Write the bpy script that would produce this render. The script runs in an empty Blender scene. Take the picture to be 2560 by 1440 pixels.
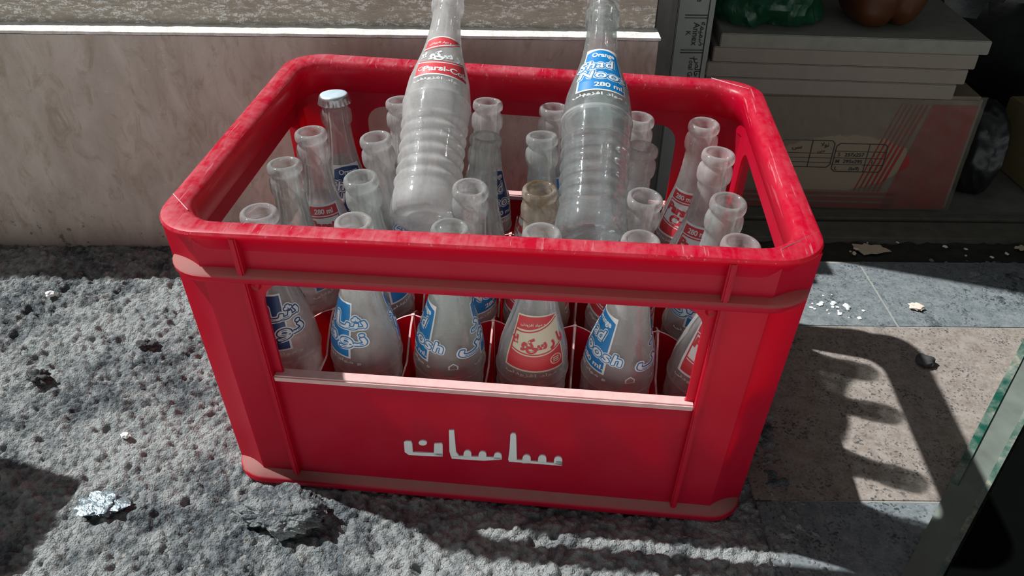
import bpy, math, random
import numpy as np
from mathutils import Vector, Matrix, noise

scn = bpy.context.scene
C = scn.collection
random.seed(4)
RNG = np.random.default_rng(7)

# ------------------------------------------------------------------ camera
FPX = 2063.75
CAM = (0.06756, -0.45508, 0.55504)
PITCH, YAW, ROLL = 0.61521, -0.09395, 0.0135
fw = Vector((math.sin(YAW)*math.cos(PITCH), math.cos(YAW)*math.cos(PITCH), -math.sin(PITCH)))
rt = Vector((math.cos(YAW), -math.sin(YAW), 0))
up = rt.cross(fw)
rt2 = rt*math.cos(ROLL)+up*math.sin(ROLL)
up2 = -rt*math.sin(ROLL)+up*math.cos(ROLL)
cam = bpy.data.objects.new('camera', bpy.data.cameras.new('camera'))
C.objects.link(cam)
cam.data.sensor_width = 36
cam.data.lens = FPX*36/2560
cam.data.clip_start = 0.01
m = Matrix.Identity(4)
for i in range(3):
    m[i][0], m[i][1], m[i][2], m[i][3] = rt2[i], up2[i], -fw[i], CAM[i]
cam.matrix_world = m
scn.camera = cam

# ------------------------------------------------------------------ light
SUN_DIR = Vector((0.211, -0.048, -0.264)).normalized()
sun = bpy.data.objects.new('sun', bpy.data.lights.new('sun', 'SUN'))
C.objects.link(sun)
sun.data.energy = 5.6
sun.data.angle = 0.016
sun.data.color = (0.965, 0.995, 1.0)
sun.rotation_euler = SUN_DIR.to_track_quat('-Z', 'Y').to_euler()
sun.location = (-1.5, 0.6, 2.2)

world = bpy.data.worlds.new('sky')
scn.world = world
world.use_nodes = True
nt = world.node_tree
nt.nodes.clear()
wo = nt.nodes.new('ShaderNodeOutputWorld')
bg = nt.nodes.new('ShaderNodeBackground')
tc = nt.nodes.new('ShaderNodeTexCoord')
sep = nt.nodes.new('ShaderNodeSeparateXYZ')
nt.links.new(tc.outputs['Generated'], sep.inputs[0])
def wmath(op, a, b=None):
    n = nt.nodes.new('ShaderNodeMath'); n.operation = op
    for k, v in enumerate((a, b)):
        if v is None: continue
        if isinstance(v, (int, float)): n.inputs[k].default_value = v
        else: nt.links.new(v, n.inputs[k])
    return n.outputs[0]
# pale buildings across the alley fill the horizon towards -y, a strip of sky lies overhead
front = wmath('MAXIMUM', wmath('MULTIPLY', sep.outputs['Y'], -1.0), 0.0)
low = wmath('SUBTRACT', 1.0, wmath('ABSOLUTE', sep.outputs['Z']))
lobe = wmath('MULTIPLY', wmath('POWER', front, 1.2), wmath('POWER', low, 3.5))
zen = wmath('POWER', wmath('MAXIMUM', sep.outputs['Z'], 0.0), 16.0)
dp = nt.nodes.new('ShaderNodeVectorMath'); dp.operation = 'DOT_PRODUCT'
nt.links.new(tc.outputs['Generated'], dp.inputs[0]); dp.inputs[1].default_value = tuple(-SUN_DIR)
glow = wmath('POWER', wmath('MAXIMUM', dp.outputs['Value'], 0.0), 14.0)      # bright sky round the sun
stren = wmath('ADD', wmath('ADD', 0.035, wmath('MULTIPLY', lobe, 1.7)), wmath('ADD', wmath('MULTIPLY', zen, 0.40), wmath('MULTIPLY', glow, 0.9)))
bg.inputs[0].default_value = (0.90, 0.97, 1.0, 1)
nt.links.new(stren, bg.inputs[1])
nt.links.new(bg.outputs[0], wo.inputs[0])

scn.view_settings.view_transform = 'Standard'
scn.view_settings.look = 'None'
scn.view_settings.exposure = 0.0
scn.view_settings.gamma = 1.0
scn.view_settings.use_curve_mapping = False
scn.cycles.max_bounces = 14
scn.cycles.transmission_bounces = 14
scn.cycles.transparent_max_bounces = 24
scn.cycles.sample_clamp_indirect = 4.0
scn.cycles.caustics_reflective = False

# ------------------------------------------------------------------ helpers
def srgb(r, g, b):
    f = lambda c: (c/255/12.92) if c/255 <= 0.04045 else ((c/255+0.055)/1.055)**2.4
    return (f(r), f(g), f(b), 1.0)

class NB:
    """small node builder"""
    def __init__(s, name):
        s.m = bpy.data.materials.new(name); s.m.use_nodes = True
        s.t = s.m.node_tree; s.t.nodes.clear()
        s.out = s.t.nodes.new('ShaderNodeOutputMaterial')
    def n(s, typ, **kw):
        n = s.t.nodes.new('ShaderNode'+typ)
        for k, v in kw.items():
            if k.startswith('i_'):
                s.put(n.inputs[k[2:].replace('_', ' ')], v)
            else: setattr(n, k, v)
        return n
    def put(s, inp, v):
        if isinstance(v, bpy.types.NodeSocket): s.t.links.new(v, inp)
        else: inp.default_value = v
    def math(s, op, a, b=0.0, clamp=False):
        n = s.n('Math', operation=op, use_clamp=clamp); s.put(n.inputs[0], a); s.put(n.inputs[1], b)
        return n.outputs[0]
    def mix(s, f, a, b, blend='MIX'):
        n = s.n('Mix', data_type='RGBA', blend_type=blend)
        s.put(n.inputs[0], f); s.put(n.inputs[6], a); s.put(n.inputs[7], b)
        return n.outputs[2]
    def ramp(s, f, lo, hi):
        n = s.n('MapRange', clamp=True); s.put(n.inputs[0], f)
        n.inputs[1].default_value = lo; n.inputs[2].default_value = hi
        return n.outputs[0]
    def coord(s, scale=(1, 1, 1), rot=(0, 0, 0), kind='Object'):
        t = s.n('TexCoord'); mp = s.n('Mapping'); s.t.links.new(t.outputs[kind], mp.inputs[0])
        mp.inputs['Scale'].default_value = scale; mp.inputs['Rotation'].default_value = rot
        return mp.outputs[0]
    def noise(s, vec, scale, detail=4, rough=0.55, dist=0.0):
        n = s.n('TexNoise'); s.put(n.inputs['Vector'], vec)
        n.inputs['Scale'].default_value = scale; n.inputs['Detail'].default_value = detail
        n.inputs['Roughness'].default_value = rough; n.inputs['Distortion'].default_value = dist
        return n.outputs[0]
    def voro(s, vec, scale, feature='F1'):
        n = s.n('TexVoronoi', feature=feature); s.put(n.inputs['Vector'], vec)
        n.inputs['Scale'].default_value = scale
        return n.outputs[0], n.outputs[1] if feature == 'F1' else None
    def bump(s, h, strength=0.5, dist=0.002, nrm=None):
        n = s.n('Bump'); s.put(n.inputs['Height'], h); n.inputs['Strength'].default_value = strength
        n.inputs['Distance'].default_value = dist
        if nrm: s.put(n.inputs['Normal'], nrm)
        return n.outputs[0]
    def pbsdf(s, col, rough=0.6, nrm=None, **kw):
        n = s.n('BsdfPrincipled'); s.put(n.inputs['Base Color'], col); s.put(n.inputs['Roughness'], rough)
        if nrm: s.put(n.inputs['Normal'], nrm)
        for k, v in kw.items(): s.put(n.inputs[k.replace('_', ' ')], v)
        return n.outputs[0]
    def done(s, sh):
        s.t.links.new(sh, s.out.inputs[0]); return s.m

def simple(name, col, rough=0.6, nscale=0, namt=0.15, bump=0.0, **kw):
    b = NB(name)
    c = col; nrm = None
    if nscale:
        v = b.coord(); f = b.noise(v, nscale, 5)
        c = b.mix(f, tuple(x*(1-namt) for x in col[:3])+(1,), tuple(min(1, x*(1+namt)) for x in col[:3])+(1,))
        if bump: nrm = b.bump(b.noise(v, nscale*3, 4), bump, 0.001)
    return b.done(b.pbsdf(c, rough, nrm, **kw))

def link(name, verts, faces, mats, parent=None, fm=None, smooth=True, loc=None):
    me = bpy.data.meshes.new(name)
    me.from_pydata([tuple(v) for v in verts], [], faces)
    if not isinstance(mats, (list, tuple)): mats = [mats]
    for mt in mats: me.materials.append(mt)
    if fm is not None: me.polygons.foreach_set('material_index', fm)
    me.update()
    if smooth:
        me.polygons.foreach_set('use_smooth', [True]*len(me.polygons))
        me.set_sharp_from_angle(angle=math.radians(38))
    o = bpy.data.objects.new(name, me)
    C.objects.link(o)
    if parent: o.parent = parent
    if loc: o.location = loc
    return o

def empty(name, loc=(0, 0, 0)):
    o = bpy.data.objects.new(name, None); C.objects.link(o); o.location = loc
    o.empty_display_size = 0.02
    return o

def tag(o, label, cat, group=None, kind=None):
    o['label'] = label; o['category'] = cat
    if group: o['group'] = group
    if kind: o['kind'] = kind
    return o

def struct(o):
    o['kind'] = 'structure'; return o

class MB:
    def __init__(s): s.v = []; s.f = []; s.fm = []
    def add(s, verts, faces, mi=0):
        n = len(s.v); s.v += [Vector(v) for v in verts]
        s.f += [tuple(i+n for i in f) for f in faces]; s.fm += [mi]*len(faces)
    def box(s, x0, x1, y0, y1, z0, z1, mi=0, bev=0.0):
        if bev <= 0:
            v = [(x, y, z) for x in (x0, x1) for y in (y0, y1) for z in (z0, z1)]
            f = [(0, 1, 3, 2), (4, 6, 7, 5), (0, 4, 5, 1), (2, 3, 7, 6), (0, 2, 6, 4), (1, 5, 7, 3)]
            s.add(v, f, mi); return
        import bmesh
        bm = bmesh.new(); bmesh.ops.create_cube(bm, size=1)
        for v in bm.verts:
            v.co = Vector(((x0+x1)/2+v.co.x*(x1-x0), (y0+y1)/2+v.co.y*(y1-y0), (z0+z1)/2+v.co.z*(z1-z0)))
        bmesh.ops.bevel(bm, geom=bm.edges[:], offset=bev, segments=2, affect='EDGES')
        bm.verts.index_update()
        s.add([v.co.copy() for v in bm.verts], [tuple(v.index for v in f.verts) for f in bm.faces], mi)
        bm.free()
    def xf(s, fn): s.v = [Vector(fn(v)) for v in s.v]; return s
    def build(s, name, mats, parent=None, **kw):
        return link(name, s.v, s.f, mats, parent, s.fm, **kw)

def rrect(hw, y0, y1, r, seg=8):
    """closed loop (ccw) of a rounded rectangle, x in +-hw, y in y0..y1"""
    pts = []
    for cx, cy, a0 in ((hw-r, y0+r, -90), (hw-r, y1-r, 0), (-hw+r, y1-r, 90), (-hw+r, y0+r, 180)):
        for k in range(seg+1):
            a = math.radians(a0+90*k/seg)
            pts.append((cx+r*math.cos(a), cy+r*math.sin(a)))
    # long sides get extra points so the taper and twist stay smooth
    return pts

def ring(mb, section, hw, y0, y1, rfun, mi=0, seg=8):
    """sweep a closed section [(inset, z)] round a rounded rectangle"""
    loops = []
    for d, z in section:
        loops.append([(x, y, z) for x, y in rrect(hw-d, y0+d, y1-d, rfun(d), seg)])
    n = len(loops[0]); k = len(loops)
    v = [p for l in loops for p in l]
    f = []
    for i in range(k):
        for j in range(n):
            a, b = i*n+j, i*n+(j+1) % n
            c, d = ((i+1) % k)*n+(j+1) % n, ((i+1) % k)*n+j
            f.append((a, b, c, d))
    mb.add(v, f, mi)

def curve_mesh(cu):
    o = bpy.data.objects.new('tmp', cu); C.objects.link(o)
    dg = bpy.context.evaluated_depsgraph_get(); dg.update()
    me = o.evaluated_get(dg).to_mesh()
    v = [p.co.copy() for p in me.vertices]; f = [tuple(p.vertices) for p in me.polygons]
    o.evaluated_get(dg).to_mesh_clear()
    bpy.data.objects.remove(o); bpy.data.curves.remove(cu)
    return v, f

def text2d(body, size=1.0, offset=0.0, align='CENTER', shear=0.0, space=1.0):
    cu = bpy.data.curves.new('t', 'FONT'); cu.body = body; cu.size = size; cu.offset = offset
    cu.align_x = align; cu.shear = shear; cu.space_character = space; cu.resolution_u = 4
    return curve_mesh(cu)

def panel2d(outer, holes, depth):
    """flat panel with holes in the XY plane, thickness depth centred on z=0"""
    cu = bpy.data.curves.new('p', 'CURVE'); cu.dimensions = '2D'; cu.fill_mode = 'BOTH'; cu.extrude = depth/2
    for loop in [outer]+holes:
        sp = cu.splines.new('POLY'); sp.points.add(len(loop)-1)
        for p, (x, y) in zip(sp.points, loop): p.co = (x, y, 0, 1)
        sp.use_cyclic_u = True
    return curve_mesh(cu)

def rr2(x0, x1, y0, y1, rb, rtp, seg=6):
    pts = []
    for cx, cy, a0, r in ((x1-rb, y0+rb, -90, rb), (x1-rtp, y1-rtp, 0, rtp), (x0+rtp, y1-rtp, 90, rtp), (x0+rb, y0+rb, 180, rb)):
        for k in range(seg+1):
            a = math.radians(a0+90*k/seg); pts.append((cx+r*math.cos(a), cy+r*math.sin(a)))
    return pts

# ------------------------------------------------------------------ materials
def mat_red(name, worn):
    b = NB(name)
    v = b.coord()
    big = b.noise(v, 22, 6, 0.65); fine = b.noise(b.coord((1, 1, 1)), 130, 4, 0.7)
    streak = b.noise(b.coord((1.0, 0.16, 1.0), (0, 0, 0.5)), 160, 3, 0.6, 0.6)
    red = b.mix(big, (0.58, 0.002, 0.024, 1), (0.72, 0.005, 0.055, 1))
    geo = b.n('NewGeometry'); sp = b.n('SeparateXYZ'); b.t.links.new(geo.outputs['Normal'], sp.inputs[0])
    upz = b.ramp(sp.outputs['Z'], 0.40, 0.80)
    if worn:
        f1 = b.ramp(b.math('ADD', b.math('MULTIPLY', big, 0.35), b.math('ADD', b.math('MULTIPLY', streak, 0.35), b.math('MULTIPLY', fine, 0.3))), 0.42, 0.66)
        f = b.math('MULTIPLY', b.ramp(sp.outputs['Z'], 0.1, 0.9), b.math('MULTIPLY', f1, 0.66))
        pos = b.n('SeparateXYZ'); b.t.links.new(v, pos.inputs[0])       # handled most on the left and front
        f = b.math('MULTIPLY', f, b.math('ADD', 0.38, b.math('MULTIPLY', b.ramp(pos.outputs['X'], 0.21, -0.02), 0.62)))
        scr = b.ramp(b.noise(b.coord((1, 0.05, 1), (0, 0, 1.1)), 300, 3, 0.6), 0.62, 0.66)
        f = b.math('MAXIMUM', f, b.math('MULTIPLY', b.math('MULTIPLY', scr, b.ramp(sp.outputs['Z'], -0.2, 0.4)), 0.6))
        col = b.mix(f, red, (0.76, 0.34, 0.37, 1))
        rough = b.math('ADD', 0.32, b.math('MULTIPLY', f, 0.4))
    else:
        f = b.math('MULTIPLY', upz, b.math('ADD', 0.55, b.math('MULTIPLY', fine, 0.4)))
        haze = b.math('MULTIPLY', b.ramp(big, 0.35, 0.75), 0.04)
        col = b.mix(b.math('MAXIMUM', f, haze), red, (0.42, 0.30, 0.26, 1))
        rough = b.math('ADD', 0.38, b.math('MULTIPLY', f, 0.5))
    nrm = b.bump(fine, 0.06, 0.0006)
    p = b.pbsdf(col, rough, nrm, Specular_IOR_Level=0.4)
    tr = b.n('BsdfTranslucent'); b.put(tr.inputs[0], (0.85, 0.004, 0.03, 1))
    mx = b.n('MixShader'); mx.inputs[0].default_value = 0.42
    b.t.links.new(p, mx.inputs[1]); b.t.links.new(tr.outputs[0], mx.inputs[2])
    return b.done(mx.outputs[0])

def mat_glass(name, tint, dust, clear, dcol=(0.80, 0.82, 0.80, 1), rough=0.02, edge=(0.84, 0.92, 0.90, 1), ep=2.6, stain=False):
    """bottle glass: refracting glass, part clear see-through, a film of dust that also stands in for refracted light"""
    b = NB(name)
    v = b.coord()
    lw = b.n('LayerWeight'); lw.inputs[0].default_value = 0.35
    tn = b.mix(b.math('POWER', lw.outputs['Facing'], ep), tint, edge)
    g = b.n('BsdfGlass'); b.put(g.inputs['Color'], tn); g.inputs['IOR'].default_value = 1.46
    g.inputs['Roughness'].default_value = rough
    wav = b.bump(b.noise(b.coord((1, 1, 0.6)), 85, 3, 0.5), 0.35, 0.0015)
    b.put(g.inputs['Normal'], wav)
    t = b.n('BsdfTransparent'); b.put(t.inputs[0], tn)
    m1 = b.n('MixShader'); m1.inputs[0].default_value = clear
    b.t.links.new(g.outputs[0], m1.inputs[1]); b.t.links.new(t.outputs[0], m1.inputs[2])
    d = b.n('BsdfDiffuse'); b.put(d.inputs[0], dcol); tl = b.n('BsdfTranslucent'); b.put(tl.inputs[0], dcol)
    if stain:        # brown rust left on the mouth by an old cap
        zz = b.n('SeparateXYZ'); b.t.links.new(v, zz.inputs[0])
        st = b.math('MULTIPLY', b.ramp(zz.outputs['Z'], 0.200, 0.226), b.ramp(b.noise(v, 95, 4, 0.6), 0.36, 0.56))
        sc = b.mix(st, dcol, (0.26, 0.15, 0.05, 1)); b.put(d.inputs[0], sc); b.put(tl.inputs[0], sc)
    md = b.n('MixShader'); md.inputs[0].default_value = 0.5
    b.t.links.new(d.outputs[0], md.inputs[1]); b.t.links.new(tl.outputs[0], md.inputs[2])
    n1 = b.noise(b.coord((1, 1, 0.35)), 38, 5, 0.6, 0.8)
    n2 = b.noise(v, 260, 3, 0.6)
    f = b.math('MULTIPLY', b.math('ADD', b.math('ADD', 0.25, b.ramp(n1, 0.30, 0.72)), b.math('MULTIPLY', n2, 0.35)), dust)  # dust laid on thicker, to brighten glass where refracted light is missing
    f = b.math('ADD', f, b.math('MULTIPLY', lw.outputs['Facing'], dust*0.45), True)
    sz = b.n('SeparateXYZ'); b.t.links.new(v, sz.inputs[0])      # scuffed ring where bottles rub together
    ringm = b.math('MULTIPLY', b.ramp(b.math('ABSOLUTE', b.math('SUBTRACT', sz.outputs['Z'], 0.1093)), 0.0018, 0.0010), 0.42)
    f = b.math('MAXIMUM', f, ringm)
    m2 = b.n('MixShader'); b.put(m2.inputs[0], f)
    b.t.links.new(m1.outputs[0], m2.inputs[1]); b.t.links.new(md.outputs[0], m2.inputs[2])
    # wet-looking highlights stay on top of the dust
    gl = b.n('BsdfGlossy'); gl.inputs['Roughness'].default_value = 0.07; b.put(gl.inputs['Normal'], wav)
    fr = b.n('Fresnel'); fr.inputs[0].default_value = 1.45
    m3 = b.n('MixShader'); b.put(m3.inputs[0], b.math('MULTIPLY', fr.outputs[0], 0.5))
    b.t.links.new(m2.outputs[0], m3.inputs[1]); b.t.links.new(gl.outputs[0], m3.inputs[2])
    return b.done(m3.outputs[0])

M = {}
M['red'] = mat_red('red_plastic', False)
M['rim'] = mat_red('red_plastic_worn', True)
M['g_dusty'] = mat_glass('glass_dusty', (0.97, 0.985, 0.98, 1), 0.24, 0.70, (0.96, 0.93, 0.91, 1))
M['g_milky'] = mat_glass('glass_milky', (0.97, 0.985, 0.975, 1), 0.29, 0.70, (0.97, 0.93, 0.91, 1))
M['g_frost'] = mat_glass('glass_frosted_dust', (0.98, 0.985, 0.98, 1), 0.34, 0.70, (0.98, 0.96, 0.94, 1), 0.03, (0.92, 0.94, 0.93, 1))
M['g_clear'] = mat_glass('glass_clear', (0.965, 0.99, 0.985, 1), 0.11, 0.62, (0.94, 0.96, 0.95, 1), 0.0, (0.30, 0.80, 0.74, 1), 5.0)
M['g_green'] = mat_glass('glass_green_tint', (0.95, 0.985, 0.975, 1), 0.22, 0.70, (0.90, 0.90, 0.87, 1), 0.02, (0.74, 0.91, 0.87, 1))
M['g_rust'] = mat_glass('glass_stained', (0.96, 0.96, 0.92, 1), 0.34, 0.60, (0.84, 0.75, 0.68, 1), 0.02, (0.70, 0.66, 0.50, 1), 2.6, True)
M['white'] = simple('label_white', (0.78, 0.79, 0.78, 1), 0.45)
M['blue'] = simple('label_blue', (0.010, 0.20, 0.50, 1), 0.4)
M['blue_shade'] = simple('label_blue_shaded', (0.012, 0.045, 0.16, 1), 0.4)  # the label blue with shade painted in, for bottles that look darker
M['lred'] = simple('label_red', (0.62, 0.045, 0.055, 1), 0.45)
M['cream'] = simple('label_cream', (0.72, 0.65, 0.48, 1), 0.5)
M['steel'] = simple('cap_steel', (0.55, 0.56, 0.56, 1), 0.35, 300, 0.2, Metallic=0.9)
M['cap_paint'] = simple('cap_paint', (0.50, 0.62, 0.68, 1), 0.35, 120, 0.25)
M['rust'] = simple('rust_stain', (0.20, 0.12, 0.05, 1), 0.6, 200, 0.5)
M['sill'] = simple('worn_sunlit_edge', (0.66, 0.40, 0.38, 1), 0.7, 110, 0.25, 0.2)  # worn plastic, with sunlit brightness put into its pale colour
M['scar'] = simple('pale_scar', (0.66, 0.36, 0.38, 1), 0.7, 200, 0.2)

# ------------------------------------------------------------------ crate
W, D, H = 0.46147, 0.33473, 0.26425
BS, TW = 0.94568, -0.00409
HW = W/2
def warp(v):
    """moulding draft (narrower foot) and the slight twist of an old crate"""
    k = BS+(1-BS)*min(max(v[2]/H, 0), 1)
    x = v[0]*k; y = D/2+(v[1]-D/2)*k
    z = v[2]+TW*(-2*v[0]/W)*(1-2*v[1]/D)*(v[2]/H)
    return (x, y, z)

crate = empty('bottle_crate', (0, D/2, 0))
tag(crate, 'red plastic bottle crate with dusty ledges and scuffed rim holding glass bottles', 'crate')
def cpart(mb, name, mat, parent=crate):
    mb.xf(warp).xf(lambda v: (v.x, v.y-D/2, v.z))
    return mb.build(name, mat, parent)

S = 0.0085            # body sits this far inside the envelope
CH = 0.0205            # corner chamfer
T = 0.003
body = MB()
xl = HW-S-CH
def add_panel(fn, half, zlo, zhi, holes):
    # subdivide later: the twist is tiny so flat panels are fine
    v, f = panel2d([(-half, zlo), (half, zlo), (half, zhi), (-half, zhi)], holes, T)
    body.add([fn(p) for p in v], f)
win = lambda h: [rr2(-h, h, 0.1280, 0.2170, 0.003, 0.020)]
add_panel(lambda p: (p.x, S+T/2+p.z, p.y), xl, 0.004, 0.258, win(0.160))
add_panel(lambda p: (p.x, D-S-T/2-p.z, p.y), xl, 0.004, 0.258, win(0.160))
yl = D/2-0.0330
add_panel(lambda p: (-HW+S+T/2+p.z, D/2-p.x, p.y), yl, 0.004, 0.258, win(0.112))
add_panel(lambda p: (HW-S-T/2-p.z, D/2+p.x, p.y), yl, 0.004, 0.258, win(0.112))
# chamfered corner columns (slightly concave)
for sx in (-1, 1):
    for sy in (0, 1):
        yy = (lambda d: d) if sy == 0 else (lambda d: D-d)
        outer = []
        for k in range(7):
            t = k/6
            x = HW-S-CH*(1-t)+0.0077*t; d = S+0.0005+(0.0245-S)*t
            sag = 0.0015*math.sin(math.pi*t)
            outer.append((sx*(x-sag*0.5), yy(d+sag*0.5)))
        inner = [(sx*(HW-S-CH), yy(S+T)), (sx*(HW-S-T), yy(S+CH))]
        inner = [(inner[0][0]*(1-k/6)+inner[1][0]*k/6, inner[0][1]*(1-k/6)+inner[1][1]*k/6) for k in range(7)]
        v = []; f = []
        for (a, b) in zip(outer, inner):
            for z in (0.004, 0.13, 0.256):
                v += [(a[0], a[1], z), (b[0], b[1], z)]
        outer += [(sx*(HW-0.0008), yy(0.0305)), (sx*(HW-S), yy(0.0335))]; inner += [(sx*(HW-S-T), yy(0.0315)), (sx*(HW-S-T), yy(0.0340))]
        v = []
        for (a, b) in zip(outer, inner):
            for z in (0.004, 0.13, 0.256):
                v += [(a[0], a[1], z), (b[0], b[1], z)]
        for k in range(len(outer)-1):
            for q in range(2):
                a = k*6+q*2; c = a+6
                f += [(a, c, c+2, a+2), (a+1, a+3, c+3, c+1)]
        body.add(v, f)
# window sill lips and reinforcing ribs
sill = 0.0032
sills = []
for (a, b_, c, d) in ((-0.1665, 0.1665, sill, 0.0145), (-0.1665, 0.1665, D-0.0145, D-sill), (-HW+sill, -HW+0.0145, 0.052, D-0.052), (HW-0.0145, HW-sill, 0.052, D-0.052)):
    sm = MB(); sm.box(a, b_, c, d, 0.1225, 0.1287, bev=0.0012); sills.append(sm)
for sx in (-1, 1):
    for yb in ((0.0012, 0.010), (D-0.010, D-0.0012)):
        body.box(sx*0.1688-0.0026, sx*0.1688+0.0026, yb[0], yb[1], 0.012, 0.2245, bev=0.0012)
        body.box(sx*0.1688-0.0026, sx*0.1688+0.0026, yb[0], yb[1], 0.2245, 0.2592, bev=0.0012)
    for yc in (0.050, D-0.050):
        a, c = sorted((sx*(HW-0.0012), sx*(HW-0.010)))
        body.box(a, c, yc-0.0026, yc+0.0026, 0.012, 0.2545, bev=0.0012)
    # small moulding bosses under the middle flange
    for (yb, s2) in ((S, -1), (D-S, 1)):
        n = 16; v = []; f = []
        for k in range(n):
            a = 2*math.pi*k/n
            v += [(sx*0.1628+0.0040*math.cos(a), yb, 0.2140+0.0040*math.sin(a)),
                  (sx*0.1628+0.0034*math.cos(a), yb+s2*0.0016, 0.2140+0.0034*math.sin(a)),
                  (sx*0.1628+0.0022*math.cos(a), yb+s2*0.0004, 0.2140+0.0022*math.sin(a))]
        for k in range(n):
            j = (k+1) % n
            f += [(3*k, 3*j, 3*j+1, 3*k+1), (3*k+1, 3*j+1, 3*j+2, 3*k+2)]
        f.append(tuple(3*k+2 for k in range(n)))
        body.add(v, f)
# floor lattice of the crate
for i in range(7):
    x = (i-3)*0.0700
    body.box(x-0.003, x+0.003, 0.012, D-0.012, 0.0016, 0.0058)
for j in range(9):
    y = 0.012+(D-0.024)*j/8
    body.box(-0.217, 0.217, y-0.004, y+0.004, 0.0020, 0.0060)
for i in range(6):
    x = (i-2.5)*0.0700
    body.box(x-0.005, x+0.005, 0.012, D-0.012, 0.0016, 0.0059)
crate_body = cpart(body, 'body', M['red'])
for sm in sills: cpart(sm, 'window_sill', M['sill'])

RF = lambda d: 0.036-0.35*d
fl = MB()
ring(fl, [(0.0112, 0.2195), (0.0012, 0.2205), (0.0, 0.2225), (0.0, 0.2255), (0.0014, 0.2272), (0.0112, 0.2294), (0.0240, 0.2300), (0.0240, 0.2190)][0:6], HW, 0, D, lambda d: 0.033-0.35*d)
cpart(fl, 'flange', M['red'])
fl = MB()
# wide enough at the corners to close the chamfer recess
ring(fl, [(0.0125, 0.0), (0.0012, 0.0), (0.0, 0.0015), (0.0, 0.0058), (0.0014, 0.0080), (0.0112, 0.0135)], HW, 0, D, lambda d: 0.030-0.35*d)
cpart(fl, 'base_flange', M['red'])
rim = MB()
sec = [(0.0100, 0.2440), (0.0085, 0.2445), (0.0062, 0.2540), (0.0022, 0.2588), (0.0004, 0.2598), (0.0, 0.2612), (0.0010, 0.2632), (0.0030, 0.26410), (0.0060, 0.26425),
       (0.0120, 0.26410), (0.0155, 0.2632), (0.0178, 0.2610), (0.0188, 0.2575), (0.0188, 0.2520), (0.0178, 0.2450), (0.0155, 0.2385), (0.0124, 0.2325), (0.0105, 0.2290), (0.0100, 0.2330)]
ring(rim, sec, HW, 0, D, RF, seg=12)
cpart(rim, 'rim', M['rim'])

# pale mould scars across the rim corners
for (x0_, y0_), (x1_, y1_) in (((0.1990, 0.0140), (0.2275, 0.0400)), ((-0.2285, 0.0480), (-0.2090, 0.0280)), ((0.1850, 0.3330), (0.2180, 0.3100))):
    sm = MB(); d_ = Vector((x1_-x0_, y1_-y0_)).normalized(); n_ = Vector((-d_.y, d_.x))*0.0004
    sm.add([(x0_+n_.x, y0_+n_.y, 0.2643), (x1_+n_.x, y1_+n_.y, 0.2638), (x1_-n_.x, y1_-n_.y, 0.2638), (x0_-n_.x, y0_-n_.y, 0.2643), (x0_, y0_, 0.2648), (x1_, y1_, 0.2643)],
           [(0, 1, 5, 4), (4, 5, 2, 3), (0, 4, 3), (1, 2, 5)])
    cpart(sm, 'mould_scar', M['scar'])

# divider grid inside: thin crossing webs with a peak at each crossing
dv = MB()
PX, PY = 0.0712, 0.0735
def ztop(t):      # t = distance from the nearest crossing / half pitch
    return 0.1285-0.024*min(1, t)**1.5
def web(p0, p1, npt, crossings, th=0.0008):
    L = (Vector(p1)-Vector(p0)).length; dirv = (Vector(p1)-Vector(p0))/L; nv = Vector((-dirv.y, dirv.x, 0))*th
    v = []; f = []
    for k in range(npt+1):
        s = L*k/npt; p = Vector(p0)+dirv*s
        t = min(abs(s-c) for c in crossings)/(PX/2)
        for z in (0.0065, ztop(t)):
            v += [(p.x+nv.x, p.y+nv.y, z), (p.x-nv.x, p.y-nv.y, z)]
    f2 = []
    for k in range(npt):
        a = 4*k; b = a+4
        f += [(a, b, b+2, a+2), (a+1, a+3, b+3, b+1)]; f2.append((a+2, b+2, b+3, a+3))
    n0 = len(dv.v); dv.add(v, f, 0)
    dv.f += [tuple(i+n0 for i in q) for q in f2]; dv.fm += [1]*len(f2)
xw, yw0, yw1 = 0.2170, 0.0125, D-0.0125
for j in (-1, 0, 1):
    y = D/2+j*PY
    web((-xw, y, 0), (xw, y, 0), 120, [xw+i*PX for i in range(-2, 3)])
for i in range(-2, 3):
    web((i*PX, yw0, 0), (i*PX, yw1, 0), 80, [D/2-yw0+j*PY for j in (-1, 0, 1)])
for i in range(-2, 3):
    for j in (-1, 0, 1):
        x, y = i*PX, D/2+j*PY
        n = 10
        v = [(x+0.0017*math.cos(2*math.pi*k/n), y+0.0017*math.sin(2*math.pi*k/n), z) for z in (0.008, 0.1290) for k in range(n)]
        dv.add(v, [(k, (k+1) % n, n+(k+1) % n, n+k) for k in range(n)]+[tuple(range(n, 2*n))], 1)
for v in dv.v:                                   # keep the grid clear of the tapered walls
    v.x *= 1.0; v.y = D/2+(v.y-D/2)*0.985
cpart(dv, 'divider_grid', [M['red'], M['sill']])  # web tops and posts take the pale colour with sunlight painted in

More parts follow.
